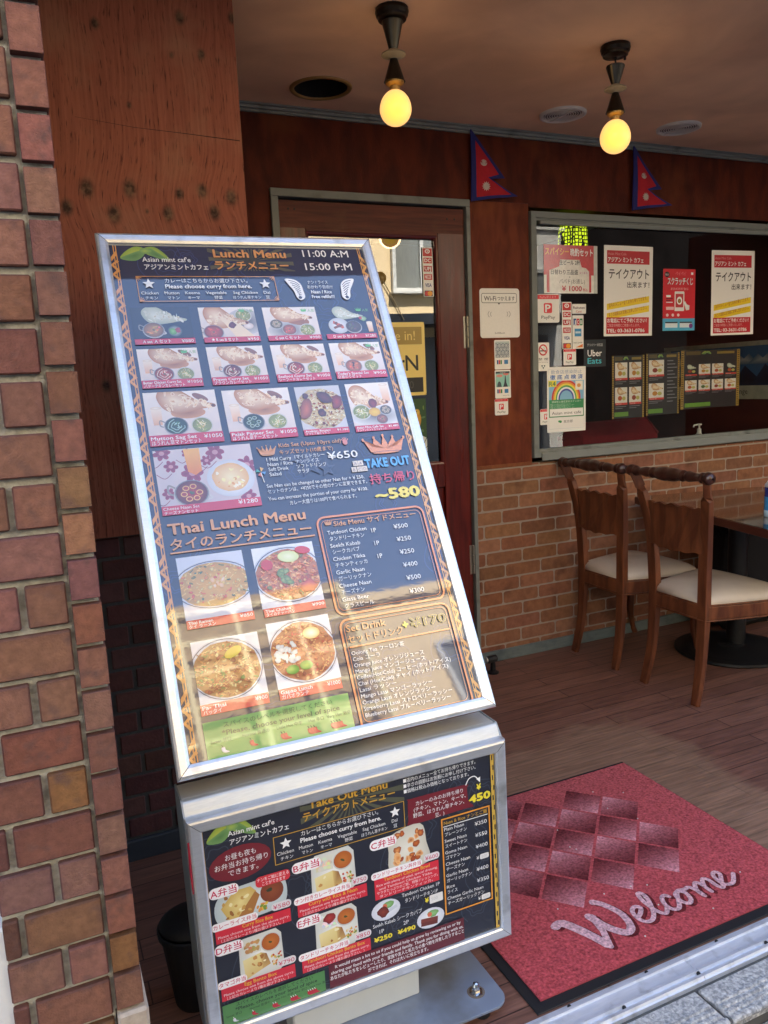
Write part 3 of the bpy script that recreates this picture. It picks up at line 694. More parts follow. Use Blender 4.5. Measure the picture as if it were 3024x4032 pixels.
def popular(P, x1, y0, k=1.):
    crown(P, x1 - 3.6 * k, y0 + .5 * k, 1.5 * k, .75 * k, (110, 200, 130)); P.text('人気', x1 - 1.9 * k, y0 + 1.3 * k, .85 * k, (130, 190, 140), x1=x1 - .3 * k)
def curry_set(P, x0, y0, x1, y1, col, sw=(246, 224, 200), kind=0, pop=False):
    w, h = x1 - x0, y1 - y0; photo(P, x0, y0, x1, y1)
    glass_(P, x0 + .07 * w, y0 + .36 * h, .15 * w, .38 * h)
    P.ell(x0 + .58 * w, y0 + .5 * h, .24 * w, .13 * h, (168, 110, 66), (206, 150, 100)); P.ell(x0 + .78 * w, y0 + .16 * h, .12 * w, .07 * h, (140, 92, 70), None, .5)
    naan(P, x0 + .16 * w, y0 - .1 * h, .82 * w, .62 * h)
    bowl(P, x0 + .385 * w, y0 + .78 * h, .15 * w, col, sw, kind=kind); salad(P, x0 + .74 * w, y0 + .80 * h, .135 * w)
    if kind == 3: P.text('?', x0 + .385 * w, y0 + .87 * h, .32 * h, (40, 34, 32), al='C', bold=.03)
    if pop: popular(P, x1, y0)
    P.clip = None
def noodles(P, x0, y0, x1, y1, base, pal, n=150, cx=.5, cy=.55, rx=.62, ry=.52, plate=True, bg=(240, 240, 244)):
    w, h = x1 - x0, y1 - y0; photo(P, x0, y0, x1, y1, bg, bg)
    if plate: P.ell(x0 + cx * w, y0 + cy * h, rx * w * 1.12, ry * h * 1.14, (250, 250, 250), (208, 212, 222)); P.stroke([(x0 + cx * w + rx * w * 1.06 * math.cos(a), y0 + cy * h + ry * h * 1.07 * math.sin(a)) for a in [i * .2 for i in range(32)]], .18, (52, 60, 96), True)
    P.ell(x0 + cx * w, y0 + cy * h, rx * w, ry * h, base, tuple(c * .85 for c in base), 0, 26, .03)
    for _ in range(n):
        a = ru(0, 6.3); q = math.sqrt(ru(0, 1)) * .95
        px, py = x0 + (cx + q * rx * math.cos(a)) * w, y0 + (cy + q * ry * math.sin(a)) * h; c = random.choice(pal); s_ = ru(.014, .042) * w
        if random.random() < .5: P.stroke(catmull([(px - s_, py + ru(-s_, s_)), (px, py), (px + s_, py + ru(-s_, s_))], 2), .02 * w * ru(.4, .9), c)
        else: P.ell(px, py, s_, s_ * ru(.4, .9), tuple(min(255, v * 1.12) for v in c), tuple(v * .8 for v in c), ru(0, 3), 8, .3)
def leaf(P, x, y, w, h):
    G1, G2, G3 = (186, 196, 76), (88, 132, 74), (120, 164, 96)
    P.fan(catmull([(x, y + .85 * h), (x + .12 * w, y + .35 * h), (x + .32 * w, y), (x + .5 * w, y + .12 * h), (x + .42 * w, y + .6 * h), (x + .25 * w, y + h)], 4, True), G1, (150, 178, 70))
    P.fan(catmull([(x, y + .88 * h), (x + .22 * w, y + .5 * h), (x + .42 * w, y + .3 * h), (x + .5 * w, y + .55 * h), (x + .3 * w, y + 1.02 * h)], 4, True), G2, G3)
    P.fan(catmull([(x + .5 * w, y + .12 * h), (x + .72 * w, y + .0 * h), (x + .92 * w, y + .5 * h), (x + w, y + h), (x + .75 * w, y + .75 * h), (x + .55 * w, y + .55 * h)], 4, True), G1, (140, 172, 74))
    P.fan(catmull([(x + .62 * w, y + .1 * h), (x + .8 * w, y + .45 * h), (x + .98 * w, y + h), (x + .74 * w, y + .8 * h), (x + .58 * w, y + .5 * h)], 4, True), G2, G3)
    P.fan(catmull([(x + .42 * w, y + .2 * h), (x + .52 * w, y + .08 * h), (x + .66 * w, y + .3 * h), (x + .54 * w, y + .52 * h), (x + .43 * w, y + .4 * h)], 4, True), (170, 194, 90), G3)
def swirls(P, W, H, n, col):
    P.z = 5e-5; q_ = P.qz; P.qz = 0
    for _ in range(n):
        cx, cy, r = ru(0, W), ru(0, H), ru(1.2, 4.5); P.clip = (0, 0, W, H)
        for q in (1, .72): P.stroke([(cx + r * q * math.cos(a) * (1 + .12 * math.cos(6 * a)), cy + r * q * math.sin(a) * (1 + .12 * math.cos(6 * a))) for a in [i * .2 for i in range(32)]], .22, col, True)
        P.stroke(catmull([(cx - r, cy + r * 1.4), (cx - r * 1.6, cy + .3 * r), (cx - r * .9, cy - r * 1.3), (cx + .6 * r, cy - r * 1.2)], 6), .2, col)
    P.clip = None; P.qz = q_
def rays(P, x0, y0, x1, y1, cx, cy, col):
    P.clip = (x0, y0, x1, y1)
    for k in range(26):
        a = 2 * math.pi * k / 26; P.poly([(cx, cy), (cx + 40 * math.cos(a), cy + 40 * math.sin(a)), (cx + 40 * math.cos(a + .11), cy + 40 * math.sin(a + .11))], col, step=(k == 0))
    P.clip = None
def bar(P, x0, y0, x1, y1, en, jp, price, col=RED, pw=3.2):
    P.z = 2.6e-3; P.rect(x0, y0, x1, y1, col); P.z = 2.7e-3; h = y1 - y0
    if jp is None:
        P.text(en, x0 + 1.6, y1 - h * .26, h * .72, WH, x1=x0 + 7.4, bold=.015); P.text(price, 0, y1 - h * .24, h * .75, WH, x1=x1 - .35) if False else P.text(price, x1 - pw, y1 - h * .24, h * .75, WH, x1=x1 - .35)
    else:
        L = len(en) * h * .27; P.text(en, x0 + .35, y0 + h * .47, h * .46, WH, x1=x0 + min(.35 + L, (x1 - x0) * .64), bold=.02)
        P.text(jp, x0 + .4, y1 - h * .1, h * .46, WH, x1=x0 + .4 + min(len(jp) * h * .42, (x1 - x0) * .66)); P.text(price, x1 - pw, y0 + h * .55, h * .5, WH, x1=x1 - .25, bold=.01)
def pepper(P, x, y, s, col, n=1, stem=(60, 60, 50)):
    for k in range(n):
        ox = x + k * s * .55
        P.fan(catmull([(ox - .3 * s, y - .2 * s), (ox + .35 * s, y - .3 * s), (ox + .5 * s, y + .3 * s), (ox + 1.2 * s, y + .75 * s), (ox + .5 * s, y + .85 * s), (ox - .2 * s, y + .55 * s)], 3, True), col, tuple(c * .85 for c in col))
        P.stroke([(ox, y - .25 * s), (ox - .1 * s, y - .6 * s), (ox - .25 * s, y - .7 * s)], .14 * s, stem)
def edge_pattern(P, x, w, H, col, mirror=False):
    f = (lambda a: x + w - a * w) if mirror else (lambda a: x + a * w)
    for a in (.62, .95): P.rect(min(f(a - .07), f(a + .07)), 0, max(f(a - .07), f(a + .07)), H, col)
    y = 1.6
    while y < H + 6:
        P.clip = (0, 0, 70, H)
        P.fan([(f(1.0), y), (f(1.0), y + 1.2), (f(.1), y + 3.0), (f(.1), y + 1.9)], col, col)
        for k in (0, 1):
            yy = y + 3.4 + k * 2.4
            P.stroke([(f(1.), yy - .6), (f(.12), yy + .5), (f(.9), yy + 1.9)], .62, col); P.ell(f(.5), yy + .6, .16, .16, (130, 90, 60))
        y += 8.7; P.clip = None
# ---- upper poster
P = Print(); W, H = 59.4, 110.8
P.rect(0, 0, W, H, NAVY); swirls(P, W, H, 34, (48, 60, 108))
rays(P, 21.3, .8, 41, 6.9, 31, 4.2, (92, 92, 80))
edge_pattern(P, .1, 1.5, H, GOLD); edge_pattern(P, 57.9, 1.4, H, (224, 164, 92), True)
P.z = 7e-4; P.rect(0, 0, W, .45, (150, 152, 150))
leaf(P, 2.2, .7, 10.4, 3.6)
for (x, y, kind) in ((2.4, 16.3, 0), (44.8, 16.7, 1)):
    P.z = 7.5e-4; P.rect(x, y, x + 12.4, y + 7.7, (30, 36, 58)); P.clip = (x, y, x + 12.6, y + 7.8)
    if kind == 0: naan(P, x + 2., y - .2, 9.6, 4.6, True); bowl(P, x + 4.2, y + 5.6, 2.0, (206, 150, 96), kind=2); P.ell(x + 8.6, y + 6, 1.5, 1.4, (200, 210, 200), (60, 70, 80)); P.ell(x + 8.2, y + 6, .8, .8, (140, 196, 110), (80, 150, 70), 0, 10, .2); P.ell(x + 9.2, y + 5.7, .6, .6, (170, 60, 80), None, 0, 9, .3)
    else:
        naan(P, x + 2.6, y, 7.6, 3.6, True); P.ell(x + 3.6, y + 5.2, 2.5, 2.1, (236, 240, 244), (190, 196, 206))
        for q in range(5): P.ell(x + 2.8 + q * .4, y + 4.4 + q * .3, .5, .45, random.choice([(150, 200, 110), (196, 90, 60), (120, 66, 40)]), None, ru(0, 3), 8, .3)
        P.stroke([(x + 2.3, y + 5.8), (x + 4.4, y + 5.0)], .6, (120, 66, 44)); bowl(P, x + 7.2, y + 5.5, 1.8, (100, 84, 84), kind=2, handle=False); glass_(P, x + 10.6, y + 4.4, 1.5, 2.6); P.ell(x + 9.9, y + 3.4, .9, .7, (180, 206, 170), (120, 160, 110), 0, 9, .2); P.ell(x + 9.4, y + 3.2, .4, .4, (200, 60, 70)); popular(P, x + 12.2, y + .1)
P.clip = None
# B and C set
photo(P, 16.7, 16.5, 29.1, 24.4); P.ell(26.6, 20.3, 4.2, 3.3, (70, 66, 68), (206, 204, 206)); salad(P, 26.4, 18.7, 1.7); P.ell(27.2, 21.4, 1.1, .8, (246, 240, 236), (216, 200, 196)); naan(P, 17.4, 15.9, 10, 6.2); P.poly([(21, 19), (25.4, 21), (28.6, 24.6), (24.2, 24.6)], [(246, 226, 196)] * 4); P.ell(23.6, 21.1, .9, .9, (128, 40, 52), (90, 30, 40), 0, 9, .3); bowl(P, 19.2, 22.8, 2.0, (206, 84, 60), kind=2); popular(P, 29.1, 16.5); P.clip = None
photo(P, 31, 16.7, 43.5, 24.6); P.ell(36, 22.8, 4.6, 2.4, (60, 58, 62), (210, 208, 210)); P.ell(38.5, 20.2, 3, 1.2, (160, 104, 64), None, .2); naan(P, 32.6, 15.9, 9.8, 4.9); bowl(P, 33.6, 21.1, 1.35, (150, 140, 110), kind=1, handle=False); bowl(P, 36.4, 22.6, 1.5, (206, 110, 80), kind=2, handle=False); salad(P, 40.6, 22.8, 1.7); popular(P, 43.5, 16.7); P.clip = None
CUR = [(196, 66, 44), (150, 56, 44), (190, 60, 44), (226, 130, 84)]
NM2 = [('Butter Chicken Curry Set', 'バターチキンカレーセット', '¥1050'), ('Prawn Curry Set', 'プラウンカレーセット', '¥1050'), ('Seafood Curry Set', 'シーフードカレーセット', '¥1050'), ("Today's Special Set", '日替わりセット', '¥950')]
CX = [(2.4, 14.9), (16.8, 29.2), (31.0, 43.5), (44.8, 57.2)]
for k in range(4): curry_set(P, CX[k][0], 26.5, CX[k][1], 34.3, CUR[k], kind=3 if k == 3 else 0, pop=k in (0, 3))
curry_set(P, 2.2, 36.8, 16.9, 46.9, (44, 84, 56), (176, 206, 190)); curry_set(P, 18.3, 37.2, 32.9, 47.2, (40, 70, 46), (196, 214, 196), kind=1)
noodles(P, 34.3, 37.3, 44.7, 48, (232, 214, 170), [(250, 240, 210), (244, 228, 180), (236, 204, 130), (196, 120, 80), (150, 70, 50), (120, 46, 40), (252, 246, 226), (250, 236, 200)], 380, .5, .52, .56, .46, False, (206, 206, 214))
for q in ((36.0, 43.0, 1.3, 2.6, (206, 110, 72)), (40.6, 40.3, 1.9, 1.3, (112, 46, 44)), (43.4, 41.6, 1.2, 2., (176, 60, 46)), (39.4, 44, 1.0, .9, (120, 50, 44)), (36.4, 39.6, .7, .7, (110, 52, 48))): P.ell(*q, tuple(c * .6 for c in q[4]), .4, 12, .2)
P.clip = None
photo(P, 46.2, 37.2, 56.8, 48); glass_(P, 54.3, 37.8, 2.2, 4.2); P.ell(52, 45.6, 6.2, 2.6, (96, 94, 98), (226, 226, 228)); naan(P, 46.4, 37.6, 9.4, 6.2); P.ell(51.9, 42.4, 1., 1.1, (150, 44, 50), (90, 28, 36), 0, 9, .3); salad(P, 48.7, 44.4, 2.0); P.ell(51.8, 44.6, 1.4, 1.1, (244, 208, 60), (214, 166, 40)); bowl(P, 54.6, 44.2, 1.3, (120, 120, 110), kind=1, handle=False); bowl(P, 53.2, 46.4, 1.3, (170, 110, 90), kind=2, handle=False); P.clip = None
# cheese naan
photo(P, 2.3, 49.9, 22.1, 63.0, (218, 208, 214), (206, 196, 206))
for (fx, fy, fr) in ((4, 50.6, 1.8), (14.6, 51.2, 2), (9, 51, 1.2), (20.6, 54.6, 2.2), (5.4, 53.6, 1.5), (9.4, 55.4, 2.3), (12.6, 52.9, 1.3), (19.8, 61.5, 1.7), (4.2, 59.4, 1.4)):
    for k in range(6): a = k * 1.05 + fx; P.ell(fx + .55 * fr * math.cos(a), fy + .5 * fr * math.sin(a), .46 * fr, .3 * fr, (130, 36, 72), (160, 60, 96), a, 9, .1)
    P.ell(fx, fy, .3 * fr, .26 * fr, (206, 150, 160)); P.stroke(catmull([(fx - 2 * fr, fy + fr), (fx - fr, fy + 1.7 * fr), (fx, fy + fr)], 4), .14, (140, 60, 96))
P.poly([(8.3, 50), (11.5, 50), (11.4, 55), (10, 55.9), (8.6, 55)], [(246, 190, 90), (246, 190, 90), (232, 140, 40), (226, 130, 36), (232, 140, 40)])
P.ell(16.9, 57.2, 4.9, 4.1, (246, 248, 252), (206, 212, 226)); P.ell(16.9, 57, 3.8, 3.1, (250, 238, 190), (232, 184, 120), 0, 24, .03)
for _ in range(20): P.ell(16.9 + ru(-2.8, 2.8), 57 + ru(-2.2, 2.2), ru(.2, .6), ru(.15, .4), random.choice([(250, 240, 170), (252, 246, 220), (226, 164, 100)]), None, ru(0, 3), 8, .3)
bowl(P, 8.6, 59.6, 3.1, (160, 44, 36), (240, 190, 110), kind=1); P.clip = None
# thai dishes
noodles(P, 3.4, 72.7, 16.2, 85.4, (232, 180, 84), [(240, 200, 110), (244, 210, 130), (226, 166, 70), (236, 190, 100), (240, 204, 116), (60, 110, 60), (244, 214, 140), (220, 100, 60)], 200, .5, .48, .56, .34, True, (216, 222, 238)); [P.ell(10.6 + ru(-1.2, 1.2), 78.4 + ru(-.8, .8), ru(.3, .7), ru(.2, .5), random.choice([(248, 236, 220), (240, 206, 170), (226, 150, 120)]), (236, 190, 120), ru(0, 3), 8, .3) for _ in range(9)]; P.clip = None
noodles(P, 18.1, 72.8, 30.8, 85.3, (214, 134, 76), [(232, 154, 90), (206, 116, 62), (240, 176, 106), (190, 94, 50), (130, 130, 60), (236, 126, 66), (252, 200, 136), (160, 78, 40)], 420, .52, .5, .52, .42, True, (232, 236, 246))
P.ell(25.2, 75.4, 2.2, 1.2, (240, 244, 206), (216, 226, 150), .1); P.ell(20.6, 76.6, 1.2, 1.1, (200, 50, 44)); P.ell(28.4, 74.4, 1.6, .8, (206, 50, 50), None, .2); [P.ell(23.4 + ru(-1.3, 1.3), 79.4 + ru(-1.3, 1.3), ru(.4, .9), ru(.4, .8), random.choice([(150, 168, 80), (110, 134, 58), (176, 186, 110)]), (96, 120, 54), ru(0, 3), 9, .3) for _ in range(12)]; P.ell(28.2, 82, 1.6, 1.3, (226, 110, 60), (190, 80, 46), 0, 12, .2); P.clip = None
noodles(P, 3.5, 89.3, 16.2, 101.2, (206, 150, 84), [(226, 176, 106), (206, 140, 76), (190, 110, 60), (236, 200, 130), (170, 84, 50), (120, 150, 70), (246, 216, 150), (150, 80, 44)], 420, .46, .5, .5, .44, True, (230, 232, 236)); P.ell(11, 92.4, 1.8, .9, (232, 206, 70), None, -.4); P.clip = None
noodles(P, 18.1, 88.2, 30.8, 101, (196, 110, 66), [(206, 120, 70), (180, 76, 50), (226, 160, 96), (150, 60, 44), (196, 60, 50), (236, 180, 120)], 380, .5, .5, .5, .44, True, (236, 238, 242)); [P.ell(21 + ru(-1.9, 1.9), 94.6 + ru(-1.6, 1.6), ru(.4, .9), ru(.3, .7), (240, 238, 232), (206, 208, 204), ru(0, 3), 9, .3) for _ in range(22)]; P.ell(21.6, 97.8, 1.3, .9, (140, 196, 60), (90, 150, 40)); P.ell(24.4, 97.4, 1.3, .9, (150, 200, 66), (90, 150, 40)); P.ell(26.6, 91.4, 1.7, 1.2, (250, 246, 232), (240, 200, 110)); P.clip = None
# spice box
P.z = 2.5e-3; P.poly([(3.3, 104.2), (31.3, 104.2), (31.3, 110.8), (3.3, 110.8)], [(92, 164, 84), (120, 180, 96), (150, 190, 120), (84, 158, 80)])
P.z = 2.8e-3
# lettering
P.text('Asian mint caf\'e', 6.7, 4.75, 1.75, WH, x1=17.1, bold=.015); P.text('アジアンミントカフェ', 6.9, 6.7, 1.6, WH, x1=20.7, bold=.025)
P.text('Lunch Menu', 22.5, 3.35, 3.0, TAN, x1=39.4, bold=.035); P.text('ランチメニュー', 22.4, 6.5, 2.6, TAN, x1=39.5, bold=.035)
P.text('11:00 A:M', 43.7, 2.95, 2.75, WH, x1=55.2, bold=.01); P.text('~', 48.6, 4.7, 1.6, WH, bold=.01, rot=1.57); P.text('15:00 P:M', 43.6, 6.7, 2.75, WH, x1=55.3, bold=.01)
P.frame(4.7, 8.5, 35.5, 15.0, 0, .16, GOLD)
for sx, sy, dx, dy in ((4.9, 8.7, 1, 1), (35.3, 8.7, -1, 1), (4.9, 14.8, 1, -1), (35.3, 14.8, -1, -1)):
    for q in (0.25, .8, 1.3): P.stroke([(sx, sy), (sx + dx * 1.0 * math.cos(q), sy + dy * 1.0 * math.sin(q))], .14, GOLD)
P.star(7.2, 10.5, 1.35, WH); P.star(33.0, 10.6, 1.35, WH)
P.text('カレーはこちらからお選び下さい。', 10.7, 10.15, 1.25, WH, x1=29.0); P.text('Please choose curry from here.', 10.6, 11.65, 1.45, WH, x1=29.7, bold=.035)
for t, j, a, b, c, d in (('Chicken', 'チキン', 5.3, 8.9, 6.0, 8.6), ('Mutton', 'マトン', 10.2, 13.3, 10.7, 13.2), ('Keema', 'キーマ', 14.6, 17.8, 15, 17.6), ('Vegetable', '野菜', 19.1, 23.7, 20.8, 22.6), ('Sag Chicken', 'ほうれん草チキン', 25.2, 30.8, 25, 31.4), ('Dal', '豆', 32.2, 33.7, 32.5, 33.4)):
    P.text(t, a, 13.2, 1.05, WH, x1=b, bold=.01); P.text(j, c, 14.45, .95, WH, x1=d)
for sg, xx in ((1, 37.9), (-1, 54.9)):     # white wings
    P.fan(catmull([(xx, 9.2), (xx + sg * 2.2, 9.4), (xx + sg * 3.5, 10.6), (xx + sg * 3.8, 12.4), (xx + sg * 3.9, 14.2), (xx + sg * 2.8, 15.0), (xx + sg * 1.9, 14.2), (xx + sg * 1.5, 12.4), (xx + sg * .5, 10.6)], 4, True), WH, WH)
    for q in range(7): P.stroke(catmull([(xx + sg * (.8 + .3 * q), 9.6 + q * .62), (xx + sg * (2.2 + .1 * q), 10. + q * .66), (xx + sg * 3.2, 10.9 + q * .55)], 4), .17, NAVY)
    P.ell(xx + sg * 2.7, 14.3, .4, .4, NAVY)
P.text('ナン / ライス', 43.2, 10.5, 1.05, WH, x1=48.2); P.text('おかわり自由!!!', 42.9, 11.8, 1.05, WH, x1=49.1); P.text('Naan / Rice', 43.6, 13.2, 1.2, WH, x1=48.6, bold=.03); P.text('Free refills!!!', 43.5, 14.5, 1.2, WH, x1=49.0, bold=.03)
for k, (t, pr) in enumerate((('A set  A セット', '¥880'), ('★ B set B セット', '¥950'), ('C set C セット', '¥980'), ('D set D セット', '¥1280'))): bar(P, CX[k][0], 24.2, CX[k][1], 25.5, t, None, pr, pw=2.9)
for k in range(4): bar(P, CX[k][0], 34.0, CX[k][1], 35.9, *NM2[k], pw=3.3)
bar(P, 2.1, 46.6, 17.0, 49.0, 'Mutton Sag Set', 'ほうれん草マトンセット', '¥1050', pw=4); bar(P, 18.4, 47.0, 32.9, 49.2, 'Palak Paneer Set', 'ほうれん草チーズセット', '¥1050', pw=3.8)
bar(P, 34.3, 47.8, 44.7, 49.2, 'Arabian Biryani', 'アラビア風ビリヤニ', '¥1,180', pw=2.8); bar(P, 46.2, 47.8, 56.8, 49.3, 'Asian Mint Cafe Set', 'アジアンミントカフェセット', '¥1,480', pw=2.6)
P.z = 2.6e-3; P.rect(2.3, 62, 22.1, 63.9, RED); P.z = 2.7e-3; P.text('Cheese Naan Set', 2.6, 62.85, .85, WH, x1=9.6); P.text('チーズナンセット', 2.7, 63.75, .8, WH, x1=9.2); P.text('¥1280', 17.4, 63.1, 1.25, WH, x1=21.4, bold=.01)
P.z = 2.5e-3; P.star(34, 55.8, 3.2, (66, 72, 100)); P.star(33.9, 55.9, 2.1, NAVY); P.star(30.5, 54, 1.6, (66, 72, 100)); P.star(37.6, 57.2, 2., (66, 72, 100)); P.star(37.6, 57.3, 1.2, NAVY)
P.z = 2.8e-3
crown(P, 23.4, 51.2, 4.0, 1.7, TAN, True); P.text('Kids Set (Upto 10yrs old)', 28.1, 51.4, 1.25, TAN, x1=42.1, bold=.015); P.text('キッズセット(10歳まで)', 28, 53.0, 1.2, TAN, x1=39.9, bold=.012)
for k, (a, b_, xa, xb) in enumerate((('1 Mild Curry', '1マイルドカレー', 30.2, 37.7), ('Naan / Rice', 'ナン/ライス', 30.3, 36.2), ('Soft Drink', 'ソフトドリンク', 29.2, 37.6), ('Salad', 'サラダ', 27.4, 33.6))): P.text(a, 24.9, 54.4 + 1.12 * k, 1.15, WH, x1=xa, bold=.006); P.text(b_, 31., 54.3 + 1.12 * k, 1.1, WH, x1=xb)
P.text('¥650', 38.3, 55.2, 2.4, WH, x1=45.2, bold=.012)
for k in range(4): a = k * 1.57; P.poly([(23.2, 56.6), (23.2 + 1.1 * math.cos(a), 56.6 + 1.1 * math.sin(a)), (23.2 + 1.0 * math.cos(a + .8), 56.6 + 1.0 * math.sin(a + .8))], [(90, 150, 206), (226, 120, 90), (70, 170, 160), (236, 190, 110)][k])
P.stroke([(23.2, 56.8), (23.5, 59)], .16, WH)
for (x, y, t) in ((43.6, 56.1, 'A'), (44.8, 56.1, 'A'), (43, 57.5, 'B'), (44.3, 57.5, 'C'), (45.5, 57.5, 'D')): P.rect(x, y, x + 1.15, y + 1.2, (226, 214, 200)); P.text(t, x + .57, y + 1.0, 1.0, (120, 100, 110), al='C')
P.ell(43, 51.5, .55, .6, (226, 140, 130))
for k in range(5): P.stroke([(43, 51.5), (43 + 1.1 * math.cos(-2.4 + k * .42), 51.5 + 1.2 * math.sin(-2.4 + k * .42))], .22, (226, 140, 130))
P.text('Set Nan can be changed to other Nan for + ¥ 250.', 23.8, 60.3, 1.1, WH, x1=45.4, bold=.004); P.text('セットのナンは、+¥250でその他のナンに変更できます。', 23.8, 61.5, 1.05, WH, x1=45.8)
P.text('You can increase the portion of your curry for ¥100.', 23.6, 63.1, 1.1, WH, x1=45.6, bold=.004); P.text('カレー大盛りは100円で食べられます。', 27.9, 64.5, 1.05, WH, x1=42.7)
crown(P, 47.2, 51.4, 9.8, 3.2, (232, 150, 92), True)
P.text('TAKE OUT', 46.4, 58.0, 2.9, (88, 172, 236), x1=57.0, bold=.06); P.text('持ち帰り', 46.6, 61.7, 2.6, (214, 62, 92), x1=57.2, bold=.02); P.text('~580', 47.1, 65.6, 3.3, (240, 220, 70), x1=57.4, bold=.06)
P.text('Thai Lunch Menu', 2.9, 67.9, 3.1, TAN, x1=30.5, bold=.035); P.text('タイのランチメニュー', 2.8, 71.0, 2.6, TAN, x1=31.2, bold=.025); P.rect(2.6, 71.55, 31.7, 71.85, TAN)
bar(P, 3.4, 85.2, 16.3, 86.9, 'Thai Ramen', 'タイ ラーメン', '¥850', (214, 66, 66), 2.8); bar(P, 18.2, 85.3, 30.8, 87.0, 'Thai Chahan', 'タイのチャーハン', '¥900', (206, 48, 62), 2.8); bar(P, 3.4, 101.0, 16.1, 103.0, 'Pa- Thai', 'パッタイ', '¥900', (214, 66, 66), 2.6); bar(P, 18.1, 101.0, 30.6, 103.1, 'Gapao Lunch', 'ガパオランチ', '¥1000', (214, 66, 66), 2.9)
P.z = 2.9e-3
OR = (236, 146, 92)
P.frame(32.7, 68.1, 57, 89, 1.7, .42, OR); P.frame(33.4, 68.9, 56.2, 88.2, 1.2, .1, OR)
crown(P, 34.2, 69.0, 1.7, .9, TAN); P.text('Side Menu サイドメニュー', 36.2, 70.3, 1.5, TAN, x1=55.1, bold=.02)
for k, (a, b_, xb, xc, pr) in enumerate((('Tandoori Chicken', 'タンドリーチキン', 43.1, 42.3, '¥500'), ('Seekh Kabab', 'シークカバブ', 41.0, 40.6, '¥250'), ('Chicken Tikka', 'チキンティッカ', 41.4, 41.6, '¥250'), ('Garlic Naan', 'ガーリックナン', 40.6, 41.8, '¥400'), ('Cheese Naan', 'チーズナン', 41.4, 39.6, '¥500'), ('Glass Beer', 'グラスビール', 40.2, 41.0, '¥300'))):
    y = 72.0 + 2.88 * k; P.text(a, 34.4, y, 1.2, WH, x1=xb, bold=.005); P.text(b_, 34.6, y + 1.35, 1.1, WH, x1=xc)
    if k < 3: P.text('1P', 44.1, y + .7, 1.35, WH, bold=.01)
    P.text(pr, 49.3, y + .55, 1.4, WH, x1=52.6, bold=.005)
P.frame(32.7, 90.1, 57, 112.0, 1.7, .42, OR); P.frame(33.4, 90.9, 56.2, 110.5, 1.2, .1, OR)
P.text('Set Drink', 33.8, 92.6, 1.9, TAN, x1=42.3, bold=.02); P.text('セットドリンク', 33.7, 94.8, 1.8, TAN, x1=45.6, bold=.015); P.text('+', 45.9, 94.0, 2.4, YEL, bold=.06); P.text('¥170', 47.7, 94.0, 2.6, NAVY, x1=55.8, bold=.012, outline=(YEL, .022)); P.rect(33.7, 95.5, 56, 95.85, OR)
for k, (a, b_, c) in enumerate((('Oolong Tea', 'ウーロン茶', 45.2), ('Cola', 'コーラ', 39.6), ('Orange Juice', 'オレンジジュース', 49.0), ('Mango Juice', 'マンゴージュース', 49.0), ('Coffee(Hot/Cold)', 'コーヒー(ホット/アイス)', 54.4), ('Chai (Hot/Cold)', 'チャイ (ホット/アイス)', 53.5), ('Lassi', 'ラッシー', 41.6), ('Mango Lassi', 'マンゴーラッシー', 49.2), ('Orange Lassi', 'オレンジラッシー', 49.6), ('Strawberry Lassi', 'ストロベリーラッシー', 53.0), ('Blueberry Lassi', 'ブルーベリーラッシー', 52.4))): P.text(a + ' ' + b_, 33.8, 97.3 + 1.22 * k, 1.12, WH, x1=c, bold=.004)
DG = (54, 92, 62)
P.text('スパイスのレベルを選択してください', 6.9, 105.6, 1.1, DG, x1=27.8); P.text('*Please, choose your level of spice', 6.5, 107.0, 1.25, DG, x1=29.0, bold=.02)
for k, (t, x) in enumerate((('Sweet 甘口', 4.2), ('Normal 普通の', 10.0), ('Little Hot 中辛', 16.4), ('Hot 辛口', 22.6), ('Very Hot 激辛', 26.2))): P.text(t, x, 108.1, .8, DG)
pepper(P, 6.2, 109.3, .9, (240, 240, 244)); pepper(P, 11.4, 109.2, 1., (206, 60, 64)); pepper(P, 17.2, 109.3, 1., (206, 60, 64), 2); pepper(P, 22.4, 109.4, 1., (206, 60, 64), 3); pepper(P, 27, 109.4, 1., (206, 60, 64), 4)

STAND = empty('menu_stand', (.5, 1.36, 0), 'silver restaurant menu stand with a tilted tall lunch menu above a smaller take out menu', 'menu stand')
U = Vector((.99971, -.02266, .00787)); Vd = Vector((-.0047, -.47447, -.88026)); N = Vector((-.02368, -.88, .47447))
MT = Matrix((U, -Vd, N)).transposed().to_4x4(); MT.translation = Vector((.2033, 1.8631, 1.6316))
P.build('menu_poster', m_poster, STAND, MT)
fp = [(-.0015, .001), (-.0005, .0055), (.005, .0085), (.017, .0095), (.0215, .008), (.0236, .004), (.0236, -.004), (.0218, -.008)]
mb = MB(MT); mb.ring(0, .594, -1.108, 0, fp); mb.build('upper_frame', m_alu, STAND, smooth=False)
mb = MB(MT)      # mitre joints
for (cx, cy, dx, dy) in ((0, 0, -1, 1), (.594, 0, 1, 1), (.594, -1.108, 1, -1), (0, -1.108, -1, -1)):
    mb = MB(MT); mb.tube([(cx + dx * q, cy + dy * q, h + .0001) for q, h in ((-.0005, .0055), (.005, .0086), (.017, .0096), (.0215, .0081))], .0005, 4); mb.build('mitre_joint', m_blackmetal, STAND)
mb = MB(MT); mb.box(-.019, .613, -1.127, .019, -.012, -.008); mb.build('gasket', m_black, STAND)
mb = MB(MT); mb.ring(0, .594, -1.108, 0, [(.0185, -.012), (.0205, -.014), (.0205, -.020), (.018, -.022), (.018, -.024), (.021, -.026), (.021, -.034), (.015, -.037), (0, -.037)]); mb.box(-.005, .599, -1.113, .005, -.0372, -.034); mb.build('rear_frame', m_alub, STAND)
mb = MB(MT); mb.box(-.001, .595, -1.109, .001, -.004, -.0006); mb.build('backing_board', m_white, STAND)
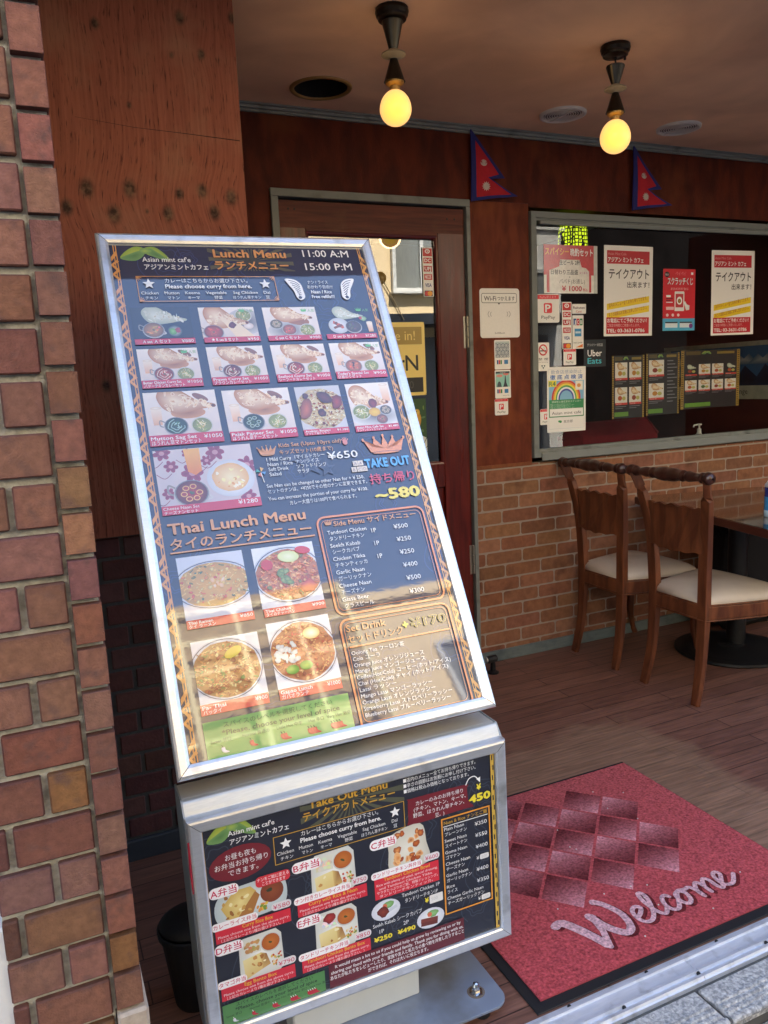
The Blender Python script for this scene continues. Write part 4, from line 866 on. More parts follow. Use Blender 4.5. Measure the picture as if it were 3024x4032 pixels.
# ---- lower poster
P = Print(); W, H = 59.4, 39.5; NV = (36, 39, 52)
P.rect(0, 0, W, H, NV); swirls(P, W, H, 22, (56, 62, 76)); rays(P, 18, -1, 39, 5, 28, 1.6, (86, 88, 70))
P.z = 7e-4; leaf(P, .7, -.2, 8.8, 3.4)
P.ell(6.3, 8.0, 5.7, 3.3, (122, 32, 42), None, -.05); P.fan(catmull([(39.7, 5.4), (40.4, 5.1), (52.2, 5.3), (52.8, 6.2), (53, 8.9), (54.2, 10.5), (52, 10.5), (40.2, 10.6), (39.6, 9.6)], 3, True), (118, 28, 40), (118, 28, 40))
def tray(P, x, y, w, h, rice, kind):
    P.z = 7.5e-4; P.fan([(x + .1 * w, y), (x + .88 * w, y - .02 * h), (x + w, y + .12 * h), (x + 1.02 * w, y + .9 * h), (x + .9 * w, y + h), (x + .04 * w, y + 1.02 * h), (x - .02 * w, y + .9 * h), (x, y + .12 * h)], (246, 246, 240), (214, 216, 208))
    P.rect(x + .1 * w, y + .07 * h, x + .5 * w, y + .4 * h, (222, 222, 208)); P.ell(x + .74 * w, y + .27 * h, .24 * w, .22 * h, (206, 206, 200)); P.ell(x + .74 * w, y + .265 * h, .215 * w, .195 * h, (206, 122, 50), (176, 92, 36)); P.ell(x + .73 * w, y + .27 * h, .05 * w, .03 * h, (80, 80, 40), None, .5, 8, .3)
    P.poly([(x + .06 * w, y + .5 * h), (x + .5 * w, y + .44 * h), (x + .62 * w, y + .8 * h), (x + .1 * w, y + .97 * h)], [(240, 228, 168), (236, 220, 150), (222, 194, 122), (226, 200, 130)])
    P.poly([(x + .48 * w, y + .44 * h), (x + .62 * w, y + .5 * h), (x + .7 * w, y + .78 * h), (x + .5 * w, y + .84 * h)], [(226, 196, 120), (150, 96, 50), (200, 160, 96), (214, 180, 112)])
    for _ in range(7): P.ell(x + ru(.12, .6) * w, y + ru(.5, .92) * h, ru(.02, .06) * w, ru(.02, .05) * h, random.choice([(206, 150, 80), (170, 110, 50), (246, 236, 190)]), None, ru(0, 3), 8, .3)
    for _ in range(22): P.ell(x + ru(.72, .96) * w, y + ru(.58, .84) * h, .035 * w, .025 * h, random.choice([(220, 120, 50), (226, 190, 80), (130, 150, 60), (236, 220, 180), (196, 70, 50)]), None, ru(0, 3), 7, .3)
    for _ in range(26): P.ell(x + ru(.14, .46) * w, y + ru(.1, .36) * h, .05 * w, .04 * h, tuple(v * ru(.85, 1.1) for v in rice), None, ru(0, 3), 7, .3)
    if kind == 'E': P.ell(x + .34 * w, y + .18 * h, .16 * w, .12 * h, (190, 66, 56), (130, 36, 40), .2, 12, .2)
P.z = 7.5e-4; P.fan(catmull([(1.2, 14.6), (4, 12.8), (12.6, 12.6), (14.2, 14.4), (14, 18), (11.5, 19.3), (3, 19.4), (1, 18)], 4, True), (226, 232, 232), (190, 204, 206))
P.fan([(2, 16), (4.6, 13.2), (7.6, 13.2), (8.6, 14.4), (7.4, 18.6), (3.4, 19)], (240, 224, 150), (214, 180, 96)); P.poly([(5, 18.6), (8.4, 14.4), (9.2, 15.4), (7.6, 18.8)], (176, 120, 60))
for _ in range(12): P.ell(ru(2.4, 8), ru(14, 18.6), ru(.2, .6), ru(.2, .4), random.choice([(206, 160, 80), (246, 234, 180), (160, 104, 50)]), None, ru(0, 3), 8, .3)
P.ell(11.5, 15.4, 2.2, 2.2, (150, 80, 46), (126, 60, 34)); P.ell(11, 15, .5, .4, (60, 66, 40), None, 0, 8, .3)
for _ in range(14): P.ell(ru(8.6, 10.4), ru(16.8, 18.6), .4, .3, random.choice([(226, 150, 60), (236, 200, 80), (120, 150, 60)]), None, ru(0, 3), 7, .3)
tray(P, 19.2, 11.1, 8.6, 9.0, (232, 226, 190), 'B'); tray(P, 4.5, 23.2, 8.0, 8.6, (206, 160, 100), 'D'); tray(P, 19.2, 23.2, 8.4, 8.4, (240, 240, 230), 'E')
P.z = 7.5e-4; P.fan(catmull([(35.6, 11.6), (42, 10.7), (43.2, 15), (43.4, 19.4), (35.6, 19.6), (35, 15)], 4, True), (238, 234, 220), (206, 202, 186))
for _ in range(26): P.ell(ru(36.4, 42.2), ru(11.8, 18), ru(.5, .95), ru(.4, .8), random.choice([(222, 130, 60), (206, 110, 46), (236, 160, 90), (180, 84, 36)]), random.choice([(150, 66, 30), (240, 190, 130)]), ru(0, 3), 10, .25)
for (x, y, kk) in ((33.7, 26.9, 0), (43.3, 32, 1)):
    P.ell(x, y, 3.1, 2.2, (246, 248, 252), (214, 218, 228)); P.ell(x + .6, y - .9, 1.3, .7, (150, 200, 130), (110, 160, 90), 0, 10, .2); P.ell(x - .2, y - .8, .5, .5, (220, 110, 80))
    if kk == 0: P.ell(x - .6, y + .3, 1.3, 1.1, (150, 64, 44), (96, 36, 30), .3, 12, .15); P.stroke([(x + .6, y + .4), (x + 2.4, y - .2)], .7, (206, 212, 222))
    else: P.stroke([(x - 2.2, y + .1), (x + 1.6, y + .5)], .9, (126, 56, 44)); P.stroke([(x - 2.2, y + .9), (x + 1.5, y + 1.3)], .8, (110, 46, 38))
P.z = 1.6e-3
def rbar(x0, y0, x1, y1): P.rect(x0, y0, x1, y1, (214, 44, 62))
P2 = (250, 246, 247); PK = (206, 40, 84)
def bento(x, y, L, lx1, name, nx1, en, ex0, ex1, price, px0, pl=True, sub=('Please choose one from the above curry.', '（上記のカレーより1種お選び下さい。）'), wd=14.0, ly=None):
    P.z = 1.6e-3; rbar(x, y, x + wd, y + (2.7 if len(sub) == 2 else 4.5)); P.z = 1.7e-3
    P.rrect(x + (-.6), y - 1.4, nx1 + .3, y + .15, .7, P2); P.text(name, x - .3, y - .25, 1.05, PK, x1=nx1, bold=.008)
    P.rrect(px0, y - 1.9, x + wd + .3, y - .35, .7, (226, 222, 224)); P.text(price, px0 + .3, y - .62, 1.25, PK, x1=x + wd)
    P.z = 1.75e-3; P.text(en, ex0, y + .95, 1.05, (236, 190, 60), x1=ex1, bold=.012)
    for k, t in enumerate(sub): P.text(t, x + .4 + .5 * (k % 2), y + 1.75 + .82 * k, .72, (246, 226, 228), x1=x + wd - (.3 if k % 2 == 0 else 1.4))
    P.rrect(x - .5, ly - 1.75, lx1 + .4, ly + .45, 1.05, P2); P.text(L, x - .2, ly, 1.75, PK, x1=lx1, bold=.015)
bento(.6, 19.9, 'A弁当', 5.1, 'カレーライス弁当', 8.2, 'Curry Rice Box', 5.5, 11.2, '¥580', 11.1, ly=13.3)
bento(16.0, 19.8, 'B弁当', 20.8, 'ナン付きカレーライス弁当', 26.5, 'Curry with Rice & Naan', 18.2, 28.0, '¥750', 26.9, ly=13.1)
bento(.6, 31.6, 'D弁当', 5.0, 'タマゴ弁当', 5.2, 'Egg Bento Box', 4.9, 11.0, '¥790', 11.2, ly=24.6)
bento(16.0, 31.6, 'E弁当', 20.0, 'タンドリーチキン弁当', 25.4, 'Tandoori Chicken Bento Box', 17.0, 28.8, '¥850', 26.8, ly=24.5)
bento(31.6, 19.7, 'C弁当', 36.4, 'タンドリーチキン丼弁当', 41.7, 'Tandoori Chicken Bowl', 33.6, 43.6, '¥600', 42.4, sub=('Rice with plenty of salad, special dressing,', 'and Tandoori Chicken Tikka.', 'サラダたっぷりのご飯、特製ドレッシング。', 'タンドリーチキンティッカ。'), ly=13.2)
P.z = 1.8e-3; P.rrect(8.6, 11.9, 15.1, 14.0, .8, (214, 50, 62)); P.text('ナンをご飯に変える', 8.9, 12.85, .8, P2, x1=14.9); P.text('ことができます', 9.8, 13.75, .8, P2, x1=14.2)
P.text("Asian mint caf'e", 4.5, 2.4, 1.35, WH, x1=13.0, bold=.012); P.text('アジアンミントカフェ', 4.7, 4.1, 1.3, WH, x1=15.6, bold=.02)
for k, (t, a, b_) in enumerate((('お昼も夜も', 3.6, 9.2), ('お弁当お持ち帰り', 1.6, 11.3), ('できます。', 3.9, 9.4))): P.text(t, a, 6.9 + 1.55 * k, 1.3, WH, x1=b_)
GO = (206, 160, 54)
P.text('Take Out Menu', 19.7, 1.35, 2.1, GO, x1=35.5, bold=.03); P.text('テイクアウトメニュー', 18.4, 3.5, 2.0, GO, x1=37, bold=.02)
P.frame(12.5, 5, 38.8, 10.6, 0, .13, GO); P.star(14.8, 6.8, 1.15, WH); P.star(36.8, 6.8, 1.15, WH)
P.text('カレーはこちらからお選び下さい。', 17.8, 6.2, 1.1, WH, x1=33.3); P.text('Please choose curry from here.', 17.6, 7.55, 1.25, WH, x1=33.8, bold=.03)
for t, j, a, b_, c, d in (('Chicken', 'チキン', 13, 16.2, 13.6, 16), ('Mutton', 'マトン', 17.2, 19.9, 17.7, 19.8), ('Keema', 'キーマ', 21.0, 23.7, 21.4, 23.6), ('Vegetable', '野菜', 24.8, 28.7, 26.2, 27.8), ('Sag Chicken', 'ほうれん草チキン', 29.9, 34.6, 29.6, 35), ('Dal', '豆', 36, 37.2, 36.3, 37.1)): P.text(t, a, 8.85, .95, WH, x1=b_); P.text(j, c, 9.95, .85, WH, x1=d)
P.clip = (0, 0, W, H)
for k, (t, b_) in enumerate((('■お電話のご注文も前もってお待ちできます。', 57.4), ('■店内のメニュー全てお持ち帰りできます。', 54.9), ('■辛さの調節はお気軽にお申し付け下さい。', 54.9), ('■価格は税込み価格となっております。', 53.3))): P.text(t, 38.9, .15 + 1.12 * k, .98, WH, x1=b_)
P.clip = None
for k, (t, a, b_) in enumerate((('カレーのみのお持ち帰り', 41.3, 51.8), ('(チキン、マトン、キーマ、', 40.8, 52.4), ('野菜、ほうれん草チキン、', 40.6, 52), ('豆。)', 45.4, 47.4))): P.text(t, a, 6.7 + 1.22 * k, 1.05, WH, x1=b_)
P.stroke(catmull([(52.5, 5.4), (53.3, 4.2), (54.6, 4.0), (55.6, 5.2)], 5), .22, WH); P.poly([(55, 4.7), (55.9, 4.4), (55.8, 5.6)], WH)
P.text('¥', 55, 7.1, 1.7, YEL, bold=.05); P.text('450', 53.2, 9.5, 2.2, YEL, x1=58, bold=.06)
OG = (232, 156, 50)
P.frame(46.6, 11.2, 57.8, 32.5, 0, .3, OG); P.text('Naan & Rice ナンとご飯', 47.2, 12.6, 1.0, GO, x1=57.2, bold=.012); P.rect(47, 12.95, 57.3, 13.1, WH)
for k, (t, j, a, b_, pr) in enumerate((('Plain Naan', 'プレーンナン', 51.7, 52.3, '¥350'), ('Sweet Naan', 'スイートナン', 52.2, 52.3, '¥550'), ('Goma Naan', 'ゴマナン', 52.2, 50.6, '¥400'), ('Cheese Naan', 'チーズナン', 52.8, 51.5, '¥'), ('Garlic Naan', 'ガーリックナン', 52.2, 53.0, '¥400'), ('Rice', 'ライス', 49, 49.6, '¥350'), ('Cheese Garlic Naan', 'チーズガーリックナン', 55.6, 55.8, '¥'))):
    y = 14.0 + 2.55 * k; P.text(t, 47.2, y, 1.0, WH, x1=a); P.text(j, 47.3, y + 1.15, .95, WH, x1=b_)
    py = y + .85 if k < 6 else y + 2.4
    if len(pr) > 1: P.text(pr, 54.2, py, 1.2, WH, x1=57)
    else: P.text('¥', 54.3, py, 1.1, WH); P.rrect(55.1, py - 1.0, 57.2, py + .15, .3, (232, 230, 226)); P.text(('500', '650')[k == 6], 55.5, py - .1, .9, (206, 204, 200))
P.text('Tandoori Chicken 1P', 37.2, 25.3, 1.1, WH, x1=45.6); P.text('タンドリーチキン1P', 37.8, 26.7, 1.1, WH, x1=45.1); P.text('¥', 42.2, 28.2, 1.4, YEL, bold=.05); P.rrect(43.2, 26.9, 46.2, 28.8, .2, (232, 230, 226)); P.text('500', 43.6, 28.2, 1., (206, 204, 200))
P.text('Seekh Kabab シークカバブ', 30.7, 29.95, 1.1, WH, x1=41.4); P.text('1P', 32, 31.5, 1.2, WH); P.text('2P', 37.2, 31.4, 1.2, WH); P.text('¥250', 30.8, 33.1, 1.35, YEL, x1=34.6, bold=.05); P.text('¥490', 35.9, 33.1, 1.35, YEL, x1=39.7, bold=.05)
P.rect(21.1, 34.4, 50.7, 39.5, (100, 28, 40)); P.z += 1e-4
for k, (t, a, b_) in enumerate((('It would mean a lot to us if you could help us grow by reviewing us or by', 22.4, 49.9), ('sharing our food with your friends and family. Thank you for dining with us.', 21.5, 50.5), ('あなたが私たちをレビューしたり、家族や友人と私たちの食べ物を共有したりすること', 21.3, 50.6), ('ができれば、それは大いに役立ちます。', 29.1, 42.3))): P.text(t, a, 35.5 + 1.12 * k, .98, WH, x1=b_, bold=.008)
P.rect(.5, 35.1, 20.2, 39.5, (84, 140, 76)); P.z += 1e-4
D2 = (34, 56, 40)
P.text('スパイスのレベルを選択してください', 3.0, 36.0, .95, D2, x1=17.8, bold=.008); P.text('*Please, choose your level of spice', 2.8, 36.95, 1.0, D2, x1=18.6, bold=.02)
for t, x in (('Sweet 甘口', 1.0), ('Normal 普通の', 5.4), ('Little Hot 中辛', 10), ('Hot 辛口', 14.2), ('Very Hot 激辛', 17)): P.text(t, x, 37.75, .62, D2)
pepper(P, 2.4, 38.5, .7, (240, 240, 244), 1, WH); pepper(P, 6., 38.5, .8, (206, 40, 60), 1, WH); pepper(P, 9.9, 38.5, .8, (206, 40, 60), 2, WH); pepper(P, 13.4, 38.5, .8, (206, 40, 60), 3, WH); pepper(P, 16.8, 38.5, .8, (206, 40, 60), 4, WH)
P.rect(58.3, 0, 59.1, H, (206, 170, 70))
for k in range(18): P.rect(58.55 + .2 * (k % 2), k * 2.2 + .4, 58.85 + .2 * (k % 2), k * 2.2 + 1.5, (40, 38, 40))
P.rect(0, 0, .12, H, GO)
MBm = Matrix.Translation((.2038, 1.3065, .5464)) @ Matrix.Rotation(R_(-1.28), 4, 'Z') @ Matrix.Rotation(R_(-.75), 4, 'Y') @ Matrix.Rotation(R_(90), 4, 'X')
P.build('menu_poster', m_poster2, STAND, MBm)
MF = MBm
mb = MB(MF); mb.ring(0, .594, -.397, 0, [(-.001, .001), (0, .006), (.003, .0085), (.019, .009), (.0225, .0075), (.0245, .003), (.0248, -.012), (.0235, -.016)]); mb.build('lower_frame', m_alu, STAND)
mb = MB(MF)
for (cx, cy, dx, dy) in ((0, 0, -1, 1), (.594, 0, 1, 1), (.594, -.397, 1, -1), (0, -.397, -1, -1)):
    mb = MB(MF); mb.tube([(cx + dx * q, cy + dy * q, h + .0001) for q, h in ((0, .006), (.003, .0087), (.019, .0092), (.0225, .0077))], .0004, 4); mb.build('mitre_joint', m_blackmetal, STAND)
# casing: sloped shoulder, rolled ridge, flat lid
cs = [(.0225, -.014), (.030, -.018), (.038, -.023), (.0425, -.026), (.0450, -.0285), (.0460, -.032), (.0455, -.0355), (.0435, -.037), (.0440, -.040), (.0450, -.044), (.0445, -.098), (.041, -.104), (.030, -.106), (-.395, -.106), (-.42, -.085), (-.4225, -.014)]
mb = MB(MF); mb.prism([(y, z) for (y, z) in cs], 'X', -.0235, .6175); o = mb.build('lower_case', m_alub, STAND)
for xx in (-.0265, .6175):
    mb = MB(MF); mb.prism([(.022, -.010), (.043, -.027), (.0478, -.031), (.0475, -.038), (.047, -.1), (.0425, -.106), (.03, -.109), (-.396, -.109), (-.4235, -.087), (-.4235, -.010)], 'X', xx, xx + .003); mb.build('case_end_cap', m_steel, STAND)
mb = MB(); mb.tube([(.1792, 1.301, .533), (.1790, 1.301, .48), (.1800, 1.301, .435)], [.0016, .0022, .001], 6); mb.build('torn_sticker', mat('red_tape', (176, 36, 60), rough=.5), STAND)
# post, plate and feet
mb = MB(); mb.cbox(.352, .628, 1.335, 1.392, .034, .30, .003); mb.build('post', mat('post_paint', (206, 210, 206), rough=.4, metal=.1, var=.04, dirt=(180, 180, 174), dscale=9), STAND)
mb = MB(); mb.cbox(.42, .56, 1.417, 1.45, .2, .66, .003); mb.tube([(.5, 1.44, .60), (.5, 1.50, .74), (.5, 1.60, .95)], .02, 4); mb.build('support_bracket', m_steel, STAND)
pts = []
for cx, cy, a0 in ((.752, 1.466, 0), (.252, 1.466, 90), (.252, 1.264, 180), (.752, 1.264, 270)):
    for k in range(7): a = R_(a0 + 15 * k); pts.append((cx + .034 * math.cos(a), cy + .034 * math.sin(a)))
mb = MB(); mb.prism(pts, 'Z', .0275, .034); mb.build('base_plate', mat('plate_paint', (132, 142, 158), rough=.38, metal=.25, var=.08, scale=5, dirt=(112, 112, 110), dscale=8), STAND, bevel=.0012)
m_rust = mat('rust', (110, 96, 84), rough=.8, var=.25, scale=60)
for bx in (.7345, .27):
    mb = MB(); mb.lathe([(.019, .0341), (.0185, .0344), (.001, .0344)], (bx, 1.285, 0), 24); mb.build('rust_stain', m_rust, STAND)
    mb = MB(); mb.lathe([(.0155, .0345), (.0155, .036), (.0092, .037), (.0092, .045)], (bx, 1.285, 0), 6); mb.lathe([(.0078, .045), (.0078, .049), (.0055, .0545), (.002, .0565)], (bx, 1.285, 0), 16); mb.build('bolt', mat('chrome', (200, 200, 200), rough=.18, metal=1., var=.05), STAND)
    mb = MB(); mb.lathe([(.016, 0), (.016, .02), (.012, .0275)], (bx, 1.262, 0), 14); mb.build('foot', m_black, STAND)
# ------------------------------------------------------------------ door
m_door = mat('varnished_door', (104, 32, 22), rough=.32, var=.2, scale=4, stretch=(10, 4, .8), bump=.06, bscale=30, alt=(80, 22, 17), coat=.12, crough=.12, rvar=.08, spec=.3)
m_doorh = mat('worn_door_rail', (108, 50, 34), rough=.5, var=.25, scale=4, stretch=(.9, 4, 12), bump=.08, bscale=30, alt=(86, 36, 26), spec=.35, dirt=(126, 84, 50), dscale=3)
m_glassd = glass_mat('door_glass', 4.2, (240, 240, 238), 1.6)
m_glassw = glass_mat('window_glass', 1.35, (248, 250, 248), 1.55)
root = empty('cafe_door', (1.37, YB, 0), 'dark red varnished wooden door with a tall glass pane and grey frame', 'door')
mb = MB(); mb.cbox(.933, .962, YB - .014, YB + .072, 0, 2.0252, .002); mb.cbox(1.7838, 1.803, YB - .014, YB + .072, 0, 2.0252, .002); mb.cbox(.933, 1.803, YB - .0145, YB + .072, 2.0255, 2.055, .002)
mb.build('door_frame', m_grey, root)
yd = YB + .004
mb = MB(); mb.cbox(.966, 1.071, yd, yd + .04, .01, 2.016, .002); mb.cbox(1.652, 1.780, yd, yd + .04, .01, 2.016, .002); mb.build('stile', m_door, root)
mb = MB(); mb.cbox(1.0715, 1.6515, yd + .0006, yd + .039, 1.904, 2.0162, .002); mb.cbox(.966, 1.780, yd - .0008, yd + .0002, 1.916, 2.0164, .0004); mb.build('top_rail', m_doorh, root)
mb = MB(); mb.cbox(1.0715, 1.6515, yd + .0006, yd + .039, .845, .948, .002); mb.cbox(1.0715, 1.6515, yd + .0006, yd + .039, .01, .2, .002); mb.box(1.0715, 1.6515, yd + .016, yd + .03, .2, .845); mb.build('lower_rail', m_door, root)
mb = MB(); M2 = Matrix.Translation((1.0715, yd + .004, 1.904)) @ Matrix.Rotation(R_(90), 4, 'X'); mb.M = M2; mb.ring(.012, .568, -.944, -.012, [(-.0005, -.012), (0, -.004), (.005, .0015), (.0118, .0035), (.012, -.02)]); mb.build('glazing_bead', mat('bead_red', (92, 26, 24), rough=.3, var=.15, coat=.3), root)
mb = MB(); mb.box(1.076, 1.647, yd + .0205, yd + .0245, .952, 1.90); mb.build('glass_pane', m_glassd, root)
for hz in (1.442, .434):
    mb = MB()
    for k in range(3): mb.lathe([(.0065, hz + .045 * k + .001), (.0072, hz + .045 * k + .003), (.0072, hz + .045 * k + .041), (.0065, hz + .045 * k + .0435)], (1.7815, yd - .006, 0), 12)
    mb.cbox(1.765, 1.7815, yd - .002, yd + .0005, hz, hz + .134, .0004); mb.build('hinge', mat('steel_hinge', (168, 164, 152), rough=.35, metal=.8, var=.1), root)
mb = MB()
for (hx, hz) in ((1.005, 1.985), (1.03, 1.985), (1.70, 1.975), (1.735, 1.975)): mb.lathe([(.0045, -.0012), (.004, -.0018), (.001, -.002)], (hx, yd, hz), 10, 'Y')
mb.build('peg', mat('peg_dark', (48, 24, 18), rough=.5), root)
# sign hanging inside the glass of the door
ys = yd + .016
SG = empty('hanging_sign', (1.5, ys, 1.3), 'yellow hanging open sign on a cord from a suction cup inside the door glass', 'sign')
P = Print(); W, H = 30.0, 30.6; CR = (250, 226, 132); OL = (176, 150, 70)
P.fan([(1, 0), (29, 0), (29, 0), (30, 1), (30, 29.6), (29, 30.6), (1, 30.6), (0, 29.6), (0, 1)], CR, CR); P.rect(1.4, 2, 28.6, 9.2, OL); P.rect(1.4, 23.0, 28.6, 29.2, (30, 28, 26))
P.z += 1e-4; P.text('Come in!', 4.8, 7.4, 5.6, CR, x1=25.4); P.text('OPEN', -1.5, 19.9, 9.6, (30, 28, 26), x1=11, bold=.02) if False else None
for t, x, w_ in (('O', 2.2, 5.2), ('P', 8.6, 4.6), ('E', 14.2, 4.2), ('N', 20.6, 5.8)): P.text(t, x, 20.0, 9.2, (30, 28, 26), x1=x + w_, bold=.012)
for x in (7.6, 13.2, 19.2): P.rect(x - .1, 15.6, x + .9, 16.6, (30, 28, 26))
for t, x in (('1', 5), ('1', 8), ('0', 18), ('0', 22)): P.text(t, x, 27.6, 4.6, (72, 70, 68))
P.ell(15.4, 25, .45, .45, CR); P.ell(15.4, 27, .45, .45, CR)
P.build('sign_face', m_print, SG, wallM(1.281, ys - .004, 1.556))
mb = MB(); mb.cbox(1.281, 1.581, ys - .0038, ys + .001, 1.25, 1.556, .0015); mb.build('sign_board', mat('sign_yellow', (222, 196, 110), rough=.5, var=.05), SG)
mb = MB(); mb.lathe([(.004, -.018), (.012, -.014), (.024, -.004), (.026, 0)], (1.392, ys + .004, 1.735), 18, 'Y'); mb.build('suction_cup', mat('amber_rubber', (150, 128, 70), rough=.3), SG)
mb = MB(); mb.tube([(1.392, ys - .008, 1.73), (1.445, ys - .008, 1.64), (1.487, ys - .004, 1.565)], .0022, 6); mb.tube([(1.392, ys - .008, 1.73), (1.35, ys - .008, 1.64), (1.31, ys - .004, 1.565)], .0022, 6); mb.build('cord', mat('cord', (168, 156, 132), rough=.8), SG)
# parrot poster
P = Print(); P.rect(0, 0, 30, 36, (46, 84, 36)); P.clip = (0, 0, 30, 36)
for _ in range(60): P.ell(ru(0, 30), ru(0, 36), ru(.6, 2.4), ru(.3, .9), random.choice([(70, 120, 44), (36, 64, 30), (110, 150, 60), (90, 130, 80), (200, 200, 150)]), None, ru(0, 3), 8, .2)
for (px, py) in ((21.2, 6), (25.8, 6.4)):
    P.ell(px, py + 3, 1.7, 3.4, (238, 196, 56), (206, 140, 40), .15); P.ell(px - .1, py - .6, 1.3, 1.4, (240, 214, 90), (222, 170, 60)); P.ell(px - 1.1, py - .4, .5, .4, (120, 90, 60)); P.ell(px - .3, py - .9, .25, .25, (30, 30, 30)); P.poly([(px - .6, py + 5.4), (px + 1.2, py + 5.4), (px + 1.8, py + 11), (px + .8, py + 11)], (50, 90, 130))
for k in range(11): a = -.6 + k * .28; P.fan([(24, 27), (24 + 9.5 * math.cos(a - 2.2) - .5, 24 + 9 * math.sin(a - 2.2)), (24 + 9.5 * math.cos(a - 2.0), 24 + 9 * math.sin(a - 2.0))], (216, 222, 206), (236, 238, 228))
P.clip = None
tag(P.build('parrot_poster', m_print, None, wallM(1.276, ys - .002, 1.236)), 'green poster of two yellow parrots under the open sign in the door glass', 'poster')

# ------------------------------------------------------------------ window
root = empty('cafe_window', (3.2, YB, .92), 'wide grey framed shop window covered with notices and stickers', 'window')
mb = MB(wallM(2.147, YB, 1.986)); mb.ring(0, 2.45, -1.012, 0, [(0, -.03), (0, .004), (.010, .006), (.011, .0145), (.036, .016), (.0375, .013), (.0375, -.03)]); mb.build('window_frame', m_grey, root)
mb = MB(); mb.cbox(2.16, 4.58, YB - .0135, YB + .004, 1.970, 1.9855, .002); mb.cbox(2.148, 4.596, YB - .026, YB - .0165, .921, .958, .003); mb.build('frame_bead', mat('grey_bead', (132, 138, 136), rough=.4, var=.06), root)
yg = YB + .012
mb = MB(); mb.box(2.146, 4.598, yg, yg + .005, .973, 1.9865); mb.build('glass_pane', m_glassw, root)

# ------------------------------------------------------------------ notices and stickers
def sheet(name, x0, z0, x1, z1, y, draw, label, cat, group=None, M=None, tilt=0., rad=.3, base=(246, 245, 240), s=1.):
    """paper or vinyl rectangle on the wall or glass; draw(P, W, H) in cm"""
    P = Print(); W, H = (x1 - x0) * 100, (z0 - z1) * 100
    P.rrect(0, 0, W, H, rad, base); P.z += 1e-4; draw(P, W, H)
    Mw = wallM(x0, y, z0) @ Matrix.Rotation(R_(tilt), 4, 'Z')
    return tag(P.build(name, M or m_sticker, None, Mw), label, cat, group)
yk = yg - .0015
RD = (196, 30, 44)
def takeout(P, W, H):
    P.rect(.06 * W, .055 * H, .93 * W, .20 * H, RD); P.text('Asian Mint Cafe', .08 * W, .105 * H, .042 * H, (226, 150, 150), x1=.45 * W); P.text('アジアン ミント カフェ', .08 * W, .178 * H, .062 * H, WH, x1=.80 * W, bold=.03)
    P.text('テイクアウト', .10 * W, .355 * H, .125 * H, (30, 28, 36), x1=.92 * W, bold=.02); P.text('出来ます！', .47 * W, .455 * H, .075 * H, (30, 28, 36), x1=.93 * W, bold=.015)
    for k, t in enumerate(('店内のメニュー全てお持ち帰りできます。', '辛さの調節はお気軽にお申し付けください。')):
        y = .575 * H + k * .105 * H; P.poly([(.06 * W, y + .065 * H), (.93 * W, y - .025 * H), (.93 * W, y + .045 * H), (.06 * W, y + .135 * H)], (246, 214, 28)); P.z += 1e-4; P.text(t, .10 * W, y + .105 * H, .05 * H, (170, 60, 40), x1=.90 * W, rot=-.16)
    P.rect(.05 * W, .79 * H, .93 * W, .975 * H, RD); P.z += 1e-4; P.text('お電話にてご予約ください！', .07 * W, .845 * H, .052 * H, WH, x1=.88 * W, bold=.02); P.text('ご指定の時間にご用意いたします。', .07 * W, .893 * H, .036 * H, (240, 190, 190), x1=.74 * W); P.text('TEL: 03-3631-0786', .07 * W, .957 * H, .055 * H, WH, x1=.84 * W, bold=.03)
sheet('takeout_notice', 2.533, 1.896, 2.828, 1.480, yk, takeout, 'white takeout notice with red bands and yellow strips in the middle of the window', 'notice', 'takeout notices on the window', m_print, tilt=-.3)
sheet('takeout_notice', 3.208, 1.890, 3.506, 1.472, yk, takeout, 'white takeout notice nearer the right edge, above the blue mountain picture', 'notice', 'takeout notices on the window', m_print, tilt=.6)
def beer(P, W, H):
    P.rect(.0 * W, .0 * H, .93 * W, .98 * H, (206, 52, 58)); P.rect(.93 * W, 0, W, H, (206, 208, 200))
    P.fan([(.1 * W, .98 * H), (.1 * W, .52 * H), (.2 * W, .48 * H), (.28 * W, .44 * H), (.3 * W, .3 * H), (.66 * W, .3 * H), (.7 * W, .45 * H), (.78 * W, .47 * H), (.84 * W, .54 * H), (.84 * W, .98 * H)], (240, 238, 230), (236, 232, 224)); P.rect(0, .62 * H, .05 * W, .98 * H, (240, 238, 230)); P.rect(.88 * W, .62 * H, .93 * W, .98 * H, (240, 238, 230))
    P.text('スパイシー', .03 * W, .20 * H, .17 * H, (236, 166, 60), x1=.46 * W, bold=.03); P.text('晩酌セット', .49 * W, .21 * H, .17 * H, WH, x1=.91 * W, bold=.03)
    P.text('生ビール 2杯', .29 * W, .40 * H, .11 * H, (50, 44, 44), x1=.67 * W, bold=.02); P.text('日替わり三品盛', .13 * W, .60 * H, .11 * H, (50, 44, 44), x1=.63 * W, bold=.02); P.text('おつまみ', .66 * W, .59 * H, .06 * H, (176, 40, 130), x1=.81 * W); P.text('+', .46 * W, .69 * H, .08 * H, (60, 50, 50)); P.text('パパド(お通し)', .28 * W, .79 * H, .11 * H, (60, 52, 52), x1=.76 * W); P.text('¥ 1000', .33 * W, .95 * H, .15 * H, (196, 40, 50), x1=.70 * W, bold=.03); P.text('税込', .72 * W, .95 * H, .07 * H, (196, 40, 50), x1=.81 * W, bold=.02)
sheet('evening_set_notice', 2.193, 1.889, 2.494, 1.676, yk, beer, 'crinkled red and white handwritten evening set notice at the window top left', 'notice', None, mat('crinkled_film', rough=.3, attr=True, var=.1, scale=30, bump=.6, bscale=45, coat=.6, crough=.1))
